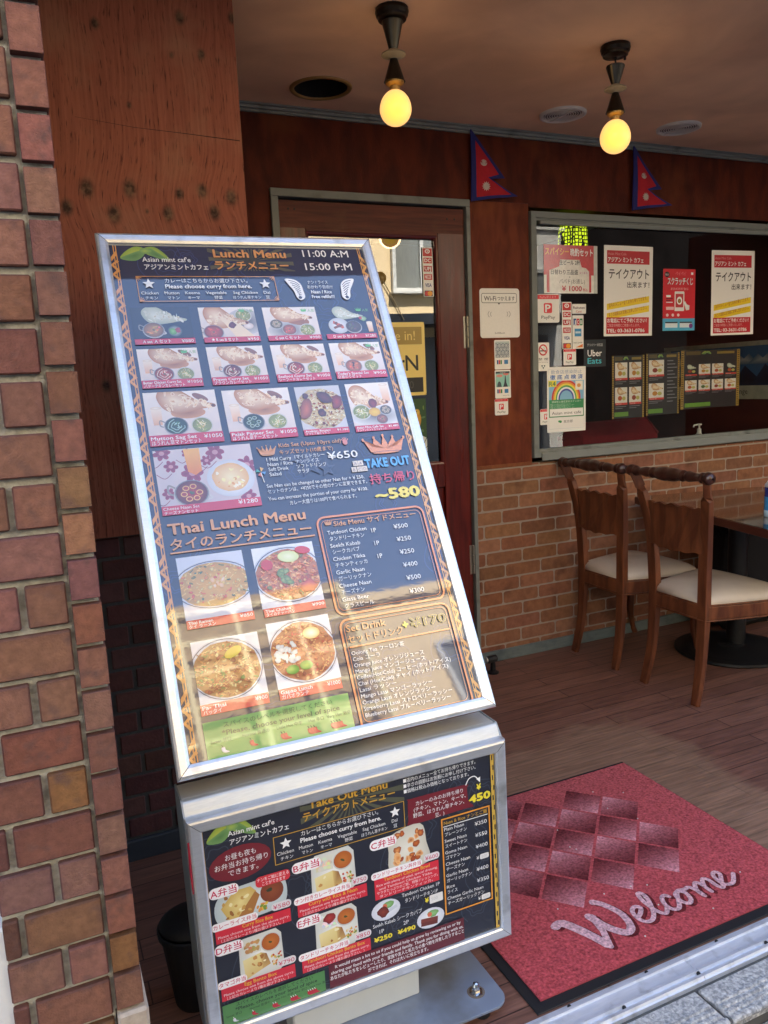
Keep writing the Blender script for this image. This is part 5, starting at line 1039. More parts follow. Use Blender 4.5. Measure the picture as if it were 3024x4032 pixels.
def paypay(P, W, H):
    P.rect(.02 * W, .02 * H, .98 * W, .17 * H, (226, 44, 56)); P.text('PayPay使えます', .14 * W, .135 * H, .10 * H, (246, 180, 180), x1=.86 * W)
    P.rrect(.31 * W, .31 * H, .67 * W, .66 * H, .05 * W, (226, 44, 56)); P.text('P', .38 * W, .62 * H, .37 * H, WH, x1=.60 * W, bold=.03); P.text('PayPay', .2 * W, .86 * H, .16 * H, (70, 70, 74), x1=.8 * W)
PG = 'white payment stickers with a red P'
sheet('payment_sticker', 2.152, 1.672, 2.277, 1.546, yk, paypay, 'large white sticker with a red letter P at the window left edge', 'sticker', PG, rad=1.)
sheet('payment_sticker', 2.297, 1.426, 2.369, 1.352, yk, paypay, 'small white sticker with a red letter P under the card logo strips', 'sticker', PG, rad=.6)
sheet('payment_sticker', 2.163, 1.157, 2.235, 1.084, yk + .0004, paypay, 'white sticker with a red P half hidden by the rainbow notice', 'sticker', PG, rad=.6)
sheet('payment_sticker', 1.912, 1.216, 1.982, 1.143, YB - .0012, paypay, 'white sticker with a red P on the brown wall below the card stickers', 'sticker', PG, rad=.6)
def cards(P, W, H):
    for k, (c, t, tc) in enumerate((((206, 40, 44), '', WH), ((206, 40, 44), 'DC', WH), ((190, 36, 40), 'UFJ', WH), ((196, 36, 44), 'NICOS', WH), ((246, 246, 244), 'VISA', (36, 54, 140)), ((206, 40, 44), '', WH))):
        y = H * (.02 + .167 * k); h = H * .135
        if k == 0: P.rect(.06 * W, y, .94 * W, y + H * .16, c); P.ell(.5 * W, y + .06 * H, .24 * W, .045 * H, WH); P.ell(.5 * W, y + .06 * H, .15 * W, .028 * H, c); P.rect(.47 * W, y + .04 * H, .53 * W, y + .08 * H, WH)
        elif k == 5: P.rect(.1 * W, y + .02 * H, .9 * W, y + h, (40, 40, 60)); P.ell(.36 * W, y + .08 * H, .24 * W, .052 * H, (214, 40, 46)); P.ell(.64 * W, y + .08 * H, .24 * W, .052 * H, (240, 160, 40))
        else:
            P.rect(.1 * W, y + .02 * H, .9 * W, y + h, c); P.text(t, .2 * W, y + h * .82, h * .75, tc, x1=.8 * W, bold=.03)
sheet('card_sticker_strip', 2.291, 1.638, 2.345, 1.426, yk, cards, 'tall narrow strip of card logos with red squares on the window', 'sticker', 'strips of card logos')
def cards2(P, W, H):
    for k, c in enumerate(((36, 84, 160), (206, 44, 60), (44, 140, 76))): P.rrect(W * (.1 + .28 * k), .10 * H, W * (.35 + .28 * k), .30 * H, .2, c); P.text('JCB'[k], W * (.16 + .28 * k), .26 * H, .16 * H, WH, x1=W * (.30 + .28 * k), bold=.03)
    P.rect(.2 * W, .40 * H, .8 * W, .63 * H, (60, 150, 206)); P.rect(.26 * W, .48 * H, .74 * W, .54 * H, (200, 226, 240)); P.text('DISCOVER', .1 * W, .84 * H, .06 * H, (70, 70, 80), x1=.9 * W); P.poly([(.3 * W, .96 * H), (.92 * W, .86 * H), (.92 * W, .96 * H)], (236, 130, 40))
sheet('card_sticker_strip', 2.349, 1.578, 2.413, 1.426, yk, cards2, 'white strip of card logos with a blue square beside the red logo strip', 'sticker', 'strips of card logos')
sheet('card_sticker', 2.348, 1.629, 2.428, 1.585, yk, lambda P, W, H: (P.text('Rakuten', .08 * W, .5 * H, .36 * H, (120, 90, 96), x1=.9 * W, bold=.02), P.text('Card', .28 * W, .88 * H, .32 * H, (206, 70, 70), x1=.66 * W)), 'small white wide card sticker above the blue logo strip', 'sticker')
def nosmoke(P, W, H):
    P.ell(.5 * W, .26 * H, .36 * W, .2 * H, (206, 44, 50)); P.ell(.5 * W, .26 * H, .27 * W, .15 * H, (246, 245, 240)); P.rect(.26 * W, .27 * H, .74 * W, .31 * H, (60, 60, 64)); P.stroke(catmull([(.56 * W, .24 * H), (.62 * W, .2 * H), (.54 * W, .17 * H), (.6 * W, .13 * H)], 3), .1, (90, 90, 96)); P.stroke([(.24 * W, .16 * H), (.76 * W, .36 * H)], .5, (206, 44, 50))
    P.text('禁 煙', .1 * W, .62 * H, .10 * H, (60, 60, 64), x1=.9 * W); P.text('No Smoking', .12 * W, .70 * H, .05 * H, (110, 110, 114), x1=.88 * W)
    for dx, dy in ((-.1, 0), (.1, 0), (0, .07)): P.star(W * (.5 + dx), H * (.82 + dy), .08 * W, (40, 90, 96), 3, .6, 90)
sheet('no_smoking_sticker', 2.150, 1.458, 2.218, 1.330, yk, nosmoke, 'white no smoking sticker with a red circle at the window left edge', 'sticker', rad=.5)
sheet('delivery_sticker', 2.413, 1.466, 2.543, 1.340, yk, lambda P, W, H: (P.text('デリバリー対応店', .16 * W, .24 * H, .12 * H, (206, 206, 206), x1=.86 * W), P.text('Uber', .18 * W, .61 * H, .34 * H, (246, 246, 246), x1=.82 * W, bold=.012), P.text('Eats', .18 * W, .88 * H, .30 * H, (74, 190, 206), x1=.80 * W, bold=.02)), 'black delivery sticker with white and blue lettering', 'sticker', None, m_sticker, rad=.1, base=(24, 28, 32))
def rainbow(P, W, H):
    P.text('飲食店感染防止', .10 * W, .10 * H, .065 * H, (150, 170, 200), x1=.90 * W); P.text('徹 底 点 検 済', .08 * W, .185 * H, .078 * H, (54, 110, 190), x1=.92 * W, bold=.03)
    P.rect(.05 * W, .21 * H, .95 * W, .50 * H, (130, 190, 226)); P.clip = (.05 * W, .21 * H, .95 * W, .50 * H)
    for k, c in enumerate(((214, 48, 44), (238, 150, 40), (244, 226, 60), (80, 170, 80), (246, 246, 246), (54, 70, 170), (130, 190, 226))):
        r = W * (.375 - .035 * k); P.ell(.49 * W, .49 * H, r, r * 1.05, c, None, 0, 40)
    P.clip = None; P.rect(.03 * W, .205 * H, .24 * W, .30 * H, (240, 226, 40)); P.text('R4', .055 * W, .288 * H, .10 * H, (60, 130, 70), x1=.215 * W, bold=.02); P.rect(.73 * W, .22 * H, .92 * W, .36 * H, (246, 242, 230)); P.ell(.82 * W, .29 * H, .05 * W, .03 * H, (226, 160, 80))
    P.rect(.05 * W, .50 * H, .95 * W, .77 * H, (44, 144, 84)); P.text('感染防止徹底宣言ステッカー', .12 * W, .545 * H, .035 * H, (210, 236, 216), x1=.88 * W)
    for k in range(4): P.text('店舗における取組の点検を受けています', .08 * W, (.575 + .02 * k) * H, .018 * H, (190, 226, 200), x1=(.6 + .1 * (k % 2)) * W)
    P.rect(.07 * W, .64 * H, .93 * W, .755 * H, (250, 250, 246)); P.z += 1e-4; P.text('Asian mint cafe', .12 * W, .728 * H, .065 * H, (90, 90, 90), x1=.88 * W)
    P.ell(.34 * W, .84 * H, .035 * W, .02 * H, (50, 150, 80)); P.ell(.31 * W, .835 * H, .03 * W, .015 * H, (50, 150, 80)); P.text('東京都', .42 * W, .86 * H, .05 * H, (120, 120, 120), x1=.66 * W)
    P.frame(.04 * W, .03 * H, .96 * W, .95 * H, 0, .12, (206, 214, 220))
sheet('rainbow_notice', 2.203, 1.346, 2.424, 1.046, yk - .001, rainbow, 'white inspection notice with a rainbow and green band at the window lower left', 'notice', None, m_print, tilt=-.4)
def scratch(P, W, H):
    P.rect(0, 0, W, .80 * H, (214, 36, 50)); P.rect(0, .80 * H, W, H, (84, 180, 220)); P.z += 1e-4
    P.ell(.12 * W, .09 * H, .075 * W, .045 * H, (40, 36, 40)); P.text('限定', .07 * W, .105 * H, .035 * H, WH, x1=.17 * W)
    P.text('ペイペイ', .38 * W, .10 * H, .075 * H, (226, 70, 84), x1=.70 * W, bold=.03, outline=((240, 180, 184), .03)); P.text('スクラッチくじ', .14 * W, .245 * H, .13 * H, WH, x1=.92 * W, bold=.03, outline=((36, 28, 30), .05)); P.text('あなたのスマホで当たる', .24 * W, .335 * H, .045 * H, (246, 220, 220), x1=.78 * W)
    P.rrect(.36 * W, .36 * H, .66 * W, .68 * H, .5, (240, 240, 238)); P.rect(.39 * W, .40 * H, .63 * W, .62 * H, (196, 60, 66)); P.ell(.51 * W, .51 * H, .085 * W, .065 * H, (250, 250, 248)); P.ell(.51 * W, .515 * H, .05 * W, .035 * H, (206, 160, 60), (90, 60, 30))
    P.fan([(.64 * W, .53 * H), (.69 * W, .52 * H), (.74 * W, .57 * H), (.83 * W, .59 * H), (.82 * W, .66 * H), (.72 * W, .67 * H)], WH, (230, 230, 230))
    for k, y in enumerate((.42, .47, .50, .53)): P.rect(.10 * W, y * H, (.24 + .06 * (k % 2)) * W, (y + .015 + .02 * (k == 0)) * H, (246, 246, 246) if k in (0, 3) else (110, 20, 34))
    P.rrect(.10 * W, .61 * H, .34 * W, .66 * H, .3, (240, 200, 204))
    for k in range(3): P.ell((.14 + .17 * k) * W, .745 * H, .04 * W, .025 * H, (246, 220, 220))
    for a in (.08, .53): P.rect(a * W, .855 * H, (a + .38) * W, .875 * H, (30, 30, 36)); P.rect(a * W, .878 * H, (a + .38) * W, .95 * H, (226, 240, 246))
    P.ell(.88 * W, .925 * H, .06 * W, .04 * H, (120, 50, 140)); P.rect(.86 * W, .05 * H, .93 * W, .09 * H, WH)
sheet('scratch_lottery_flyer', 2.893, 1.795, 3.102, 1.500, yk, scratch, 'red and blue scratch lottery flyer with a phone between the two takeout notices', 'flyer', None, m_sticker, rad=.15)
def wifi(P, W, H):
    P.frame(.03 * W, .03 * H, .97 * W, .97 * H, 1.1, .05, (206, 206, 206)); P.frame(.05 * W, .10 * H, .93 * W, .29 * H, .8, .22, (70, 70, 74)); P.poly([(.44 * W, .285 * H), (.52 * W, .285 * H), (.48 * W, .33 * H)], (70, 70, 74)); P.z += 1e-4
    P.text('Wi-Fi', .11 * W, .245 * H, .13 * H, (60, 60, 64), x1=.41 * W, bold=.015); P.text('つかえます', .44 * W, .24 * H, .10 * H, (60, 60, 64), x1=.88 * W, bold=.01)
    for sg in (-1, 1):
        for q in (.22, .28): P.stroke([(.48 * W + sg * q * W * math.cos(a), .52 * H + .22 * q * 2 * H * math.sin(a)) for a in (-.5, -.25, 0, .25, .5)], .16, (90, 90, 94))
    P.text('SoftBank', .36 * W, .92 * H, .05 * H, (130, 130, 134), x1=.62 * W)
sheet('wifi_sticker', 1.846, 1.694, 2.051, 1.483, YB - .0016, wifi, 'white square wifi sticker on the brown wall between the door and window', 'sticker', rad=1.4)
def jcb(P, W, H, kind):
    P.rect(.06 * W, .05 * H, .94 * W, .60 * H, (190, 206, 206) if kind == 0 else (150, 210, 200)); P.clip = (.06 * W, .05 * H, .94 * W, .60 * H)
    if kind == 0:
        for r in range(5):
            for c in range(5):
                for q, cc in ((1, (90, 106, 126)), (.75, (214, 220, 222)), (.5, (120, 136, 150)), (.28, (220, 224, 226))): P.ell((.1 + .22 * c + .11 * (r % 2)) * W, (.2 + .12 * r) * H, .14 * W * q, .085 * H * q, cc, None, 0, 14)
    else:
        P.ell(.7 * W, .14 * H, .18 * W, .05 * H, (226, 130, 120)); P.ell(.3 * W, .2 * H, .2 * W, .05 * H, (226, 150, 140)); P.poly([(.64 * W, .2 * H), (.68 * W, .2 * H), (.72 * W, .44 * H), (.82 * W, .60 * H), (.52 * W, .60 * H), (.60 * W, .44 * H)], (52, 60, 76)); P.ell(.28 * W, .6 * H, .14 * W, .2 * H, (70, 90, 96)); P.rect(.06 * W, .05 * H, .94 * W, .12 * H, (60, 76, 84)); P.text('TOKYO', .32 * W, .11 * H, .05 * H, WH, x1=.68 * W)
    P.clip = None
    for k, c in enumerate(((36, 84, 160), (206, 44, 60), (44, 140, 76))): P.rect((.14 + .11 * k) * W, .68 * H, (.23 + .11 * k) * W, .82 * H, c)
    P.rect(.60 * W, .68 * H, .84 * W, .82 * H, (60, 130, 190))
    if kind: P.text('DISCOVER', .5 * W, .92 * H, .04 * H, (90, 90, 96), x1=.9 * W)
sheet('card_brand_sticker', 1.916, 1.473, 1.999, 1.345, YB - .0012, lambda P, W, H: jcb(P, W, H, 0), 'small white card sticker with a grey wave pattern on the brown wall', 'sticker', 'picture card stickers', rad=.5)
sheet('card_brand_sticker', 1.915, 1.342, 1.998, 1.218, YB - .0012, lambda P, W, H: jcb(P, W, H, 1), 'small white card sticker with a green tower picture on the brown wall', 'sticker', 'picture card stickers', rad=.5)
sheet('card_sticker_strip', 1.585, 1.861, 1.634, 1.66, ys - .001, cards, 'tall narrow strip of card logos on the door glass', 'sticker', 'strips of card logos', rad=.4)
# folded menus hung inside the glass
def menu_in(cols, rows, x0, y0, x1, y1, first=False):
    def d(P, W, H):
        P.rect(0, 0, .05 * W, H, (176, 140, 56)); P.rect(.95 * W, 0, W, H, (176, 140, 56)); P.z += 1e-4
        for k in range(int(H / 1.1)): P.rect(.01 * W, k * 1.1, .04 * W, k * 1.1 + .5, (60, 50, 34)); P.rect(.96 * W, k * 1.1 + .4, .99 * W, k * 1.1 + .9, (60, 50, 34))
        leaf(P, .34 * W, .02 * H, .16 * W, .05 * H); P.rect(.08 * W, .02 * H, .32 * W, .08 * H, (96, 80, 44)); P.rect(.6 * W, .03 * H, .9 * W, .07 * H, (150, 126, 60)); P.rect(.07 * W, .90 * H, .5 * W, .97 * H, (110, 160, 60))
        for r in range(rows):
            for c in range(cols):
                ax = x0 * W + (x1 - x0) * W * c / cols; bx = ax + (x1 - x0) * W / cols * .86; ay = y0 * H + (y1 - y0) * H * r / rows; by = ay + (y1 - y0) * H / rows * .62
                dk = first and r == 0 and c in (0, 3); P.z = 3e-4; P.rect(ax, ay, bx, by, (40, 40, 50) if dk else (240, 234, 232)); P.clip = (ax, ay, bx, by)
                w, h = bx - ax, by - ay; naan(P, ax + .15 * w, ay, .8 * w, .5 * h, dk); P.ell(ax + .4 * w, ay + .7 * h, .17 * w, .16 * h, random.choice([(196, 90, 50), (80, 110, 60), (150, 60, 44), (206, 140, 60)])); P.ell(ax + .72 * w, ay + .72 * h, .15 * w, .13 * h, (196, 190, 110)); P.clip = None
                P.z = 2e-3; P.rect(ax, by, bx, by + h * .14, (220, 70, 66)); P.text('Curry Set', ax + .06 * w, by + h * .10, h * .10, WH, x1=ax + .5 * w)
                for q in range(2): P.rect(ax, by + h * (.22 + .12 * q), ax + w * (.9 - .3 * q), by + h * (.27 + .12 * q), (120, 120, 130))
        if x1 < .8:
            for k in range(13): P.rect(.62 * W, (.12 + .055 * k) * H, (.80 + .06 * (k % 3)) * W, (.135 + .055 * k) * H, (130, 130, 140))
    return d
yi = yg + .02
G = 'folded menus taped up inside the window'
sheet('window_menu', 2.600, 1.388, 2.800, 1.086, yi, menu_in(2, 2, .09, .11, .96, .90), 'black menu with four dish photos taped inside the window', 'menu', G, m_print, base=(40, 38, 44))
sheet('window_menu', 2.812, 1.394, 3.028, 1.090, yi, menu_in(1, 2, .08, .11, .60, .86), 'black menu with two large dish photos and price list inside the window', 'menu', G, m_print, base=(40, 38, 44))
sheet('window_menu', 3.038, 1.402, 3.445, 1.108, yi, menu_in(4, 2, .07, .24, .97, .78, True), 'wide black menu with two rows of four dish photos inside the window', 'menu', G, m_print, base=(40, 38, 44))

# ------------------------------------------------------------------ dim room behind the glass
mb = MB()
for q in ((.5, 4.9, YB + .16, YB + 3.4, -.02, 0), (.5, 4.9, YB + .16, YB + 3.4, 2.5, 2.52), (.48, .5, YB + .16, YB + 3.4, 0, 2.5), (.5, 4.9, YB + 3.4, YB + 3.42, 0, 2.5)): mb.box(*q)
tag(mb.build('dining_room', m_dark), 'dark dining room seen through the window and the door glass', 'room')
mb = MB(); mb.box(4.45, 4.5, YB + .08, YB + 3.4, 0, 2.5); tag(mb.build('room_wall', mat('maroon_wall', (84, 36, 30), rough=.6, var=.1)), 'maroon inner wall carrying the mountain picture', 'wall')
root = empty('mountain_picture', (4.44, 4.2, 1.3), 'blue mountain photograph in a pale frame on the inner wall behind the window', 'picture')
mb = MB(); mb.box(4.425, 4.448, 3.3, 4.62, 1.095, 1.475); mb.build('picture_frame', mat('pale_frame', (206, 202, 186), rough=.6), root)
P = Print(); W, H = 118, 26; P.rect(0, 0, W, H, (64, 120, 176)); P.clip = (0, 0, W, H)
for k in range(9): P.fan([(k * 15 - 6, 12), (k * 15 + 2, 5.5), (k * 15 + 6, 8), (k * 15 + 10, 5), (k * 15 + 18, 12)], (206, 216, 222), (96, 130, 160)); P.fan([(k * 16 - 8, 26), (k * 16 + 3, 15 + 3 * math.sin(k)), (k * 16 + 20, 26)], (24, 44, 70), (30, 58, 92))
P.clip = None; P.text('Range', 58, 31.5, 5, (70, 66, 60)); P.z += 1e-4
Mp = Matrix.Translation((4.4245, 4.55, 1.445)) @ Matrix.Rotation(R_(-90), 4, 'Z') @ Matrix.Rotation(R_(90), 4, 'X')
P.build('photograph', m_print, root, Mp)
root = empty('red_sofa', (3.1, 3.75, 0), 'red rounded sofa back low behind the window glass', 'sofa')
mb = MB(); mb.cbox(2.78, 3.5, 3.62, 3.80, .1, 1.03, .08); mb.smooth = True; mb.build('backrest', mat('red_fabric', (158, 18, 38), rough=.8, var=.1), root, bevel=.03)
mb = MB(); mb.cbox(2.7, 3.62, 3.80, 4.3, .1, .45, .03); mb.build('seat', mat('red_fabric_seat', (170, 20, 36), rough=.8), root)
root = empty('mosaic_lamp', (2.52, 3.26, 1.9), 'yellow lit mosaic glass lamp hanging behind the window', 'lamp')
mb = MB(); mb.lathe([(.02, 2.075), (.05, 2.06), (.068, 2.0), (.072, 1.93), (.06, 1.87), (.03, 1.84), (.01, 1.835)], (2.515, 3.24, 0), 22); mb.smooth = True
M = bpy.data.materials.new('mosaic_glass'); M.use_nodes = True; n = M.node_tree.nodes; l = M.node_tree.links; b = n['Principled BSDF']
tc = n.new('ShaderNodeTexCoord'); v = n.new('ShaderNodeTexVoronoi'); v.feature = 'DISTANCE_TO_EDGE'; v.inputs['Scale'].default_value = 58; v.inputs['Randomness'].default_value = .35; l.new(tc.outputs['Object'], v.inputs[0])
r = n.new('ShaderNodeValToRGB'); l.new(v.outputs['Distance'], r.inputs[0]); e = r.color_ramp.elements; e[0].position = .1; e[0].color = (.004, .004, .003, 1); e[1].position = .2; e[1].color = (*lin((214, 236, 40)), 1)
l.new(r.outputs[0], b.inputs['Base Color']); l.new(r.outputs[0], b.inputs['Emission Color']); b.inputs['Emission Strength'].default_value = .22; b.inputs['Roughness'].default_value = .15
mb.build('lamp_shade', M, root); mb = MB(); mb.tube([(2.515, 3.24, 2.07), (2.515, 3.24, 2.5)], .004, 6); mb.build('cord', m_black, root)
root = empty('soap_pump', (3.25, YB + .11, .975), 'white pump bottle standing inside the window sill', 'bottle')
mb = MB(); mb.lathe([(.03, .975 - .08), (.03, .955), (.012, .97), (.01, .985)], (3.25, YB + .11, 0), 16); mb.build('bottle_body', m_white, root)
mb = MB(); mb.lathe([(.011, .985), (.011, .995), (.005, .996), (.005, 1.012), (.013, 1.014), (.013, 1.022)], (3.25, YB + .11, 0), 14); mb.tube([(3.25, YB + .11, 1.018), (3.215, YB + .11, 1.016), (3.21, YB + .11, 1.006)], .004, 6); mb.build('pump_head', m_white, root)
# ------------------------------------------------------------------ flags
def flag(x, z, label, tl):
    P = Print(); o = [(0, 0), (15.6, 18.6), (8.6, 19.4), (21.6, 25.4), (0, 28.6)]; i = [(1.9, 4.6), (12.6, 17.4), (5.2, 18.2), (18.6, 24.9), (1.9, 27.0)]
    P.fan(o, (38, 42, 120), (34, 38, 112), (4, 20)); P.z = .0014; P.fan(i, (188, 26, 44), (176, 22, 42), (4, 20)); P.z = .0026
    P.ell(5.2, 13.4, 1.5, 1.3, (200, 186, 176)); P.ell(5.2, 12.7, 1.5, 1.15, (184, 26, 44)); P.star(5.2, 13.2, 1.1, (200, 186, 176), 8, .6); P.star(6.2, 22.6, 2.0, (206, 192, 182), 12, .62)
    root = empty('pennant_flag', (x, YB - .02, z), label, 'flag', 'red double pennant flags under the ceiling')
    o_ = P.build('flag_cloth', mat('flag_cloth', rough=.8, attr=True, var=.12, scale=20, bump=.3, bscale=25), root, wallM(x, YB - .02, z) @ Matrix.Rotation(R_(tl), 4, 'Z') @ Matrix.Rotation(R_(-5), 4, 'Y'))
    bm = bmesh.new(); bm.from_mesh(o_.data); bmesh.ops.subdivide_edges(bm, edges=bm.edges[:], cuts=7, use_grid_fill=True)
    for v in bm.verts:
        q = min(1., max(0., v.co.x / .05)); v.co.z += q * (.006 * math.sin(v.co.x * 34 + v.co.y * 12 + x) + .003 * math.sin(v.co.y * 30)); v.co.y -= q * .006 * (v.co.x / .2) ** 2
    for f in bm.faces: f.smooth = True
    bm.to_mesh(o_.data); bm.free()
    mb = MB(); mb.tube([(x, YB - .02, z + .002), (x + .004, YB - .018, z - .1), (x - .001, YB - .016, z - .286)], .0035, 6); mb.lathe([(.003, -.003), (.006, 0), (.003, .003)], (x, YB - .02, z + .003), 8, 'Z') if False else None
    mb.build('blue_hem', mat('blue_hem', (36, 40, 116), rough=.8), root)
flag(1.812, 2.334, 'red and blue double pennant flag above the door corner', .5)
flag(2.679, 2.336, 'red and blue double pennant flag above the window', .8)
# ------------------------------------------------------------------ hanging bulbs
m_bulb = bpy.data.materials.new('frosted_bulb'); m_bulb.use_nodes = True; n = m_bulb.node_tree.nodes; l = m_bulb.node_tree.links; b = n['Principled BSDF']
b.inputs['Base Color'].default_value = (*lin((240, 200, 130)), 1); b.inputs['Roughness'].default_value = .25
lw = n.new('ShaderNodeLayerWeight'); lw.inputs[0].default_value = .5; r = n.new('ShaderNodeValToRGB'); l.new(lw.outputs['Facing'], r.inputs[0]); e = r.color_ramp.elements
e[0].position = 0; e[0].color = (1.0, .62, .05, 1); e[1].position = .45; e[1].color = (1.0, .50, .13, 1)
e[0].color = (1.0, .60, .07, 1); e[1].position = .75; e[1].color = (.86, .42, .15, 1); l.new(r.outputs[0], b.inputs['Emission Color']); b.inputs['Emission Strength'].default_value = .23
m_frost = mat('frosted_disc', (150, 140, 118), rough=.35, var=.1)
m_brass = mat('aged_brass', (176, 138, 80), rough=.4, metal=.6, var=.15)
def bulb(root, x, y, top, R):
    cz = top - R
    pr = [(.014, top + .004), (.015, top - .004)] + [(R * math.sin(a) * (1 - .07 * math.cos(a)), cz + R * 1.08 * math.cos(a)) for a in [math.pi * (.13 + .87 * k / 14) for k in range(15)]]
    pr[-1] = (.001, pr[-1][1]); mb = MB(); mb.lathe(pr, (x, y, 0), 28); mb.build('bulb', m_bulb, root, smooth=True)
def lamp(x, y, rod, label):
    root = empty('hanging_lamp', (x, y, CEIL), label, 'lamp', 'bare bulb lamps hanging from the ceiling')
    mb = MB(); mb.lathe([(.046, CEIL), (.048, CEIL - .01), (.045, CEIL - .02), (.041, CEIL - .024), (.04, CEIL - .03), (.012, CEIL - .034)], (x, y, 0), 28); mb.build('ceiling_plate', m_dkmetal, root)
    t = CEIL - .032
    if rod:
        mb = MB(); mb.tube([(x, y, CEIL - .03), (x + .001, y, CEIL - .062)], .003, 8); mb.build('rod', m_black, root); mb = MB(); mb.lathe([(.004, CEIL - .03), (.004, CEIL - .042)], (x + .03, y - .01, 0), 8); mb.build('fixing_screw', m_black, root); t = CEIL - .060
    L = .058 if rod else .076
    mb = MB(); mb.lathe([(.029, t), (.030, t - .003), (.012, t - L)], (x, y, 0), 24); mb.build('upper_cone', mat('steel_cone', (88, 84, 76), rough=.3, metal=.85, var=.1), root)
    mb = MB(); mb.lathe([(.012, t - L + .002), (.034, t - L - .010), (.035, t - L - .014), (.012, t - L - .024)], (x, y, 0), 24); mb.build('glass_disc', m_frost, root)
    q = t - L - .022
    mb = MB(); mb.lathe([(.010, q), (.029, q - .058), (.031, q - .062)], (x, y, 0), 24); mb.build('lower_cone', m_dkmetal, root)
    mb = MB(); mb.lathe([(.027, q - .061), (.027, q - .067), (.02, q - .072), (.015, q - .074), (.015, q - .088)], (x, y, 0), 24); mb.build('socket', m_brass, root)
    bulb(root, x, y, q - .086, 0.0455 if not rod else .049)
    pl = bpy.data.lights.new('bulb_light', 'POINT'); pl.energy = .28; pl.color = (1, .62, .28); pl.shadow_soft_size = .06
    po = bpy.data.objects.new('bulb_light', pl); COL.objects.link(po); po.parent = root; po.location = (0, 0, q - .086 - .05 - CEIL)
lamp(1.062, 2.17, False, 'bare bulb lamp on a dark double cone, nearer the plywood panel')
lamp(1.858, 2.17, True, 'bare bulb lamp hanging by a short rod in front of the window')

# ------------------------------------------------------------------ welcome mat
MX0, MX1, MY0, MY1 = .833, 1.720, 1.203, 1.967
root = empty('welcome_mat', ((MX0 + MX1) / 2, (MY0 + MY1) / 2, 0), 'red welcome doormat with black rubber edge and brown diamond pattern', 'doormat')
mb = MB(); mb.cbox(MX0, MX1, MY0, MY1, .0005, .0042, .0012); mb.build('rubber_backing', m_black, root)
P = Print(); ox, oy = MX0, MY1
def mp(x, y): return ((x - ox) * 100, (oy - y) * 100)
e_ = .025; P.dz = 6e-6; P.z = .0085
a0, a1 = mp(MX0 + e_, MY1 - e_ * .6), mp(MX1 - e_ * .3, MY0 + e_)
P.poly([(a0[0], a0[1]), (a1[0], a0[1]), (a1[0], a1[1]), (a0[0], a1[1])], [(178, 92, 92), (176, 86, 88), (180, 78, 82), (178, 74, 78)])
va, vb = Vector((.0765, -.0825)), Vector((-.077, -.0805)); c0 = Vector((1.433, 1.820))
DK, MD, LT = (90, 35, 38), (152, 78, 82), (212, 148, 154)
for (i, j) in ((0, 0), (1, 0), (-1, 1), (0, 1), (1, 1), (2, 1), (-2, 1), (-2, 2), (-1, 2), (0, 2), (1, 2), (2, 2), (-3, 2), (-2, 3), (-1, 3), (0, 3), (1, 3), (-3, 3), (-2, 4), (-1, 4), (0, 4), (-3, 4)):
    c = c0 + va * i + vb * j
    k = .465
    # corners: away, right, near, left on the floor
    q = [c - va * k - vb * k, c + va * k - vb * k, c + va * k + vb * k, c - va * k + vb * k]
    pts = [mp(*v) for v in q]
    if (i + j) % 2 == 0: cl = [DK, MD, LT, MD]
    else: cl = [LT, MD, DK, MD]
    n_ = 6; P.z += P.dz
    for s1 in range(n_):
        for t1 in range(n_):
            def bl(u, v): return tuple((1 - u) * ((1 - v) * a + v * d) + u * ((1 - v) * b_ + v * cc) for a, b_, cc, d in zip(*[pts[0], pts[1], pts[2], pts[3]]))
            def bc(u, v): return tuple((1 - u) * ((1 - v) * a + v * d) + u * ((1 - v) * b_ + v * cc) for a, b_, cc, d in zip(*cl))
            uv = [(s1 / n_, t1 / n_), ((s1 + 1) / n_, t1 / n_), ((s1 + 1) / n_, (t1 + 1) / n_), (s1 / n_, (t1 + 1) / n_)]
            P.poly([bl(*w_) for w_ in uv], [bc(*w_) for w_ in uv], step=False)
# brush script, drawn as strokes (x 0..1 along the word, y up)
def wp(x, y): X = 1.020 + x * .535; Y = 1.276 + y * .155 + x * .03; return mp(X, Y)
SC = [([(.0, .78), (.045, .78), (.10, .40), (.135, .04)], [2.3, 2.6, 2.4, 1.7]), ([(.135, .05), (.175, .40), (.185, .66)], [1.6, 2.0, 2.2]), ([(.175, .70), (.205, .35), (.255, .13), (.30, .22), (.315, .50), (.285, .80), (.255, .92)], [2.2, 2.2, 2.0, 1.8, 1.8, 1.8, 2.2]),
      ([(.372, .30), (.40, .36), (.42, .44), (.40, .50), (.37, .44), (.36, .28), (.375, .16), (.41, .14), (.45, .26), (.49, .52), (.495, .68), (.475, .70), (.462, .5), (.47, .24), (.495, .14), (.53, .24)], 1.15),
      ([(.59, .40), (.575, .46), (.55, .42), (.532, .28), (.54, .15), (.57, .12), (.60, .22), (.635, .38), (.655, .42), (.625, .38), (.615, .22), (.635, .12), (.665, .18), (.675, .34), (.655, .43), (.69, .40), (.72, .40), (.735, .28), (.738, .12), (.735, .26), (.765, .42), (.785, .38), (.79, .14), (.79, .28), (.82, .43), (.842, .38), (.845, .18), (.862, .12), (.89, .24), (.925, .38), (.915, .46), (.89, .42), (.878, .26), (.89, .14), (.93, .12), (.985, .28)], 1.15)]
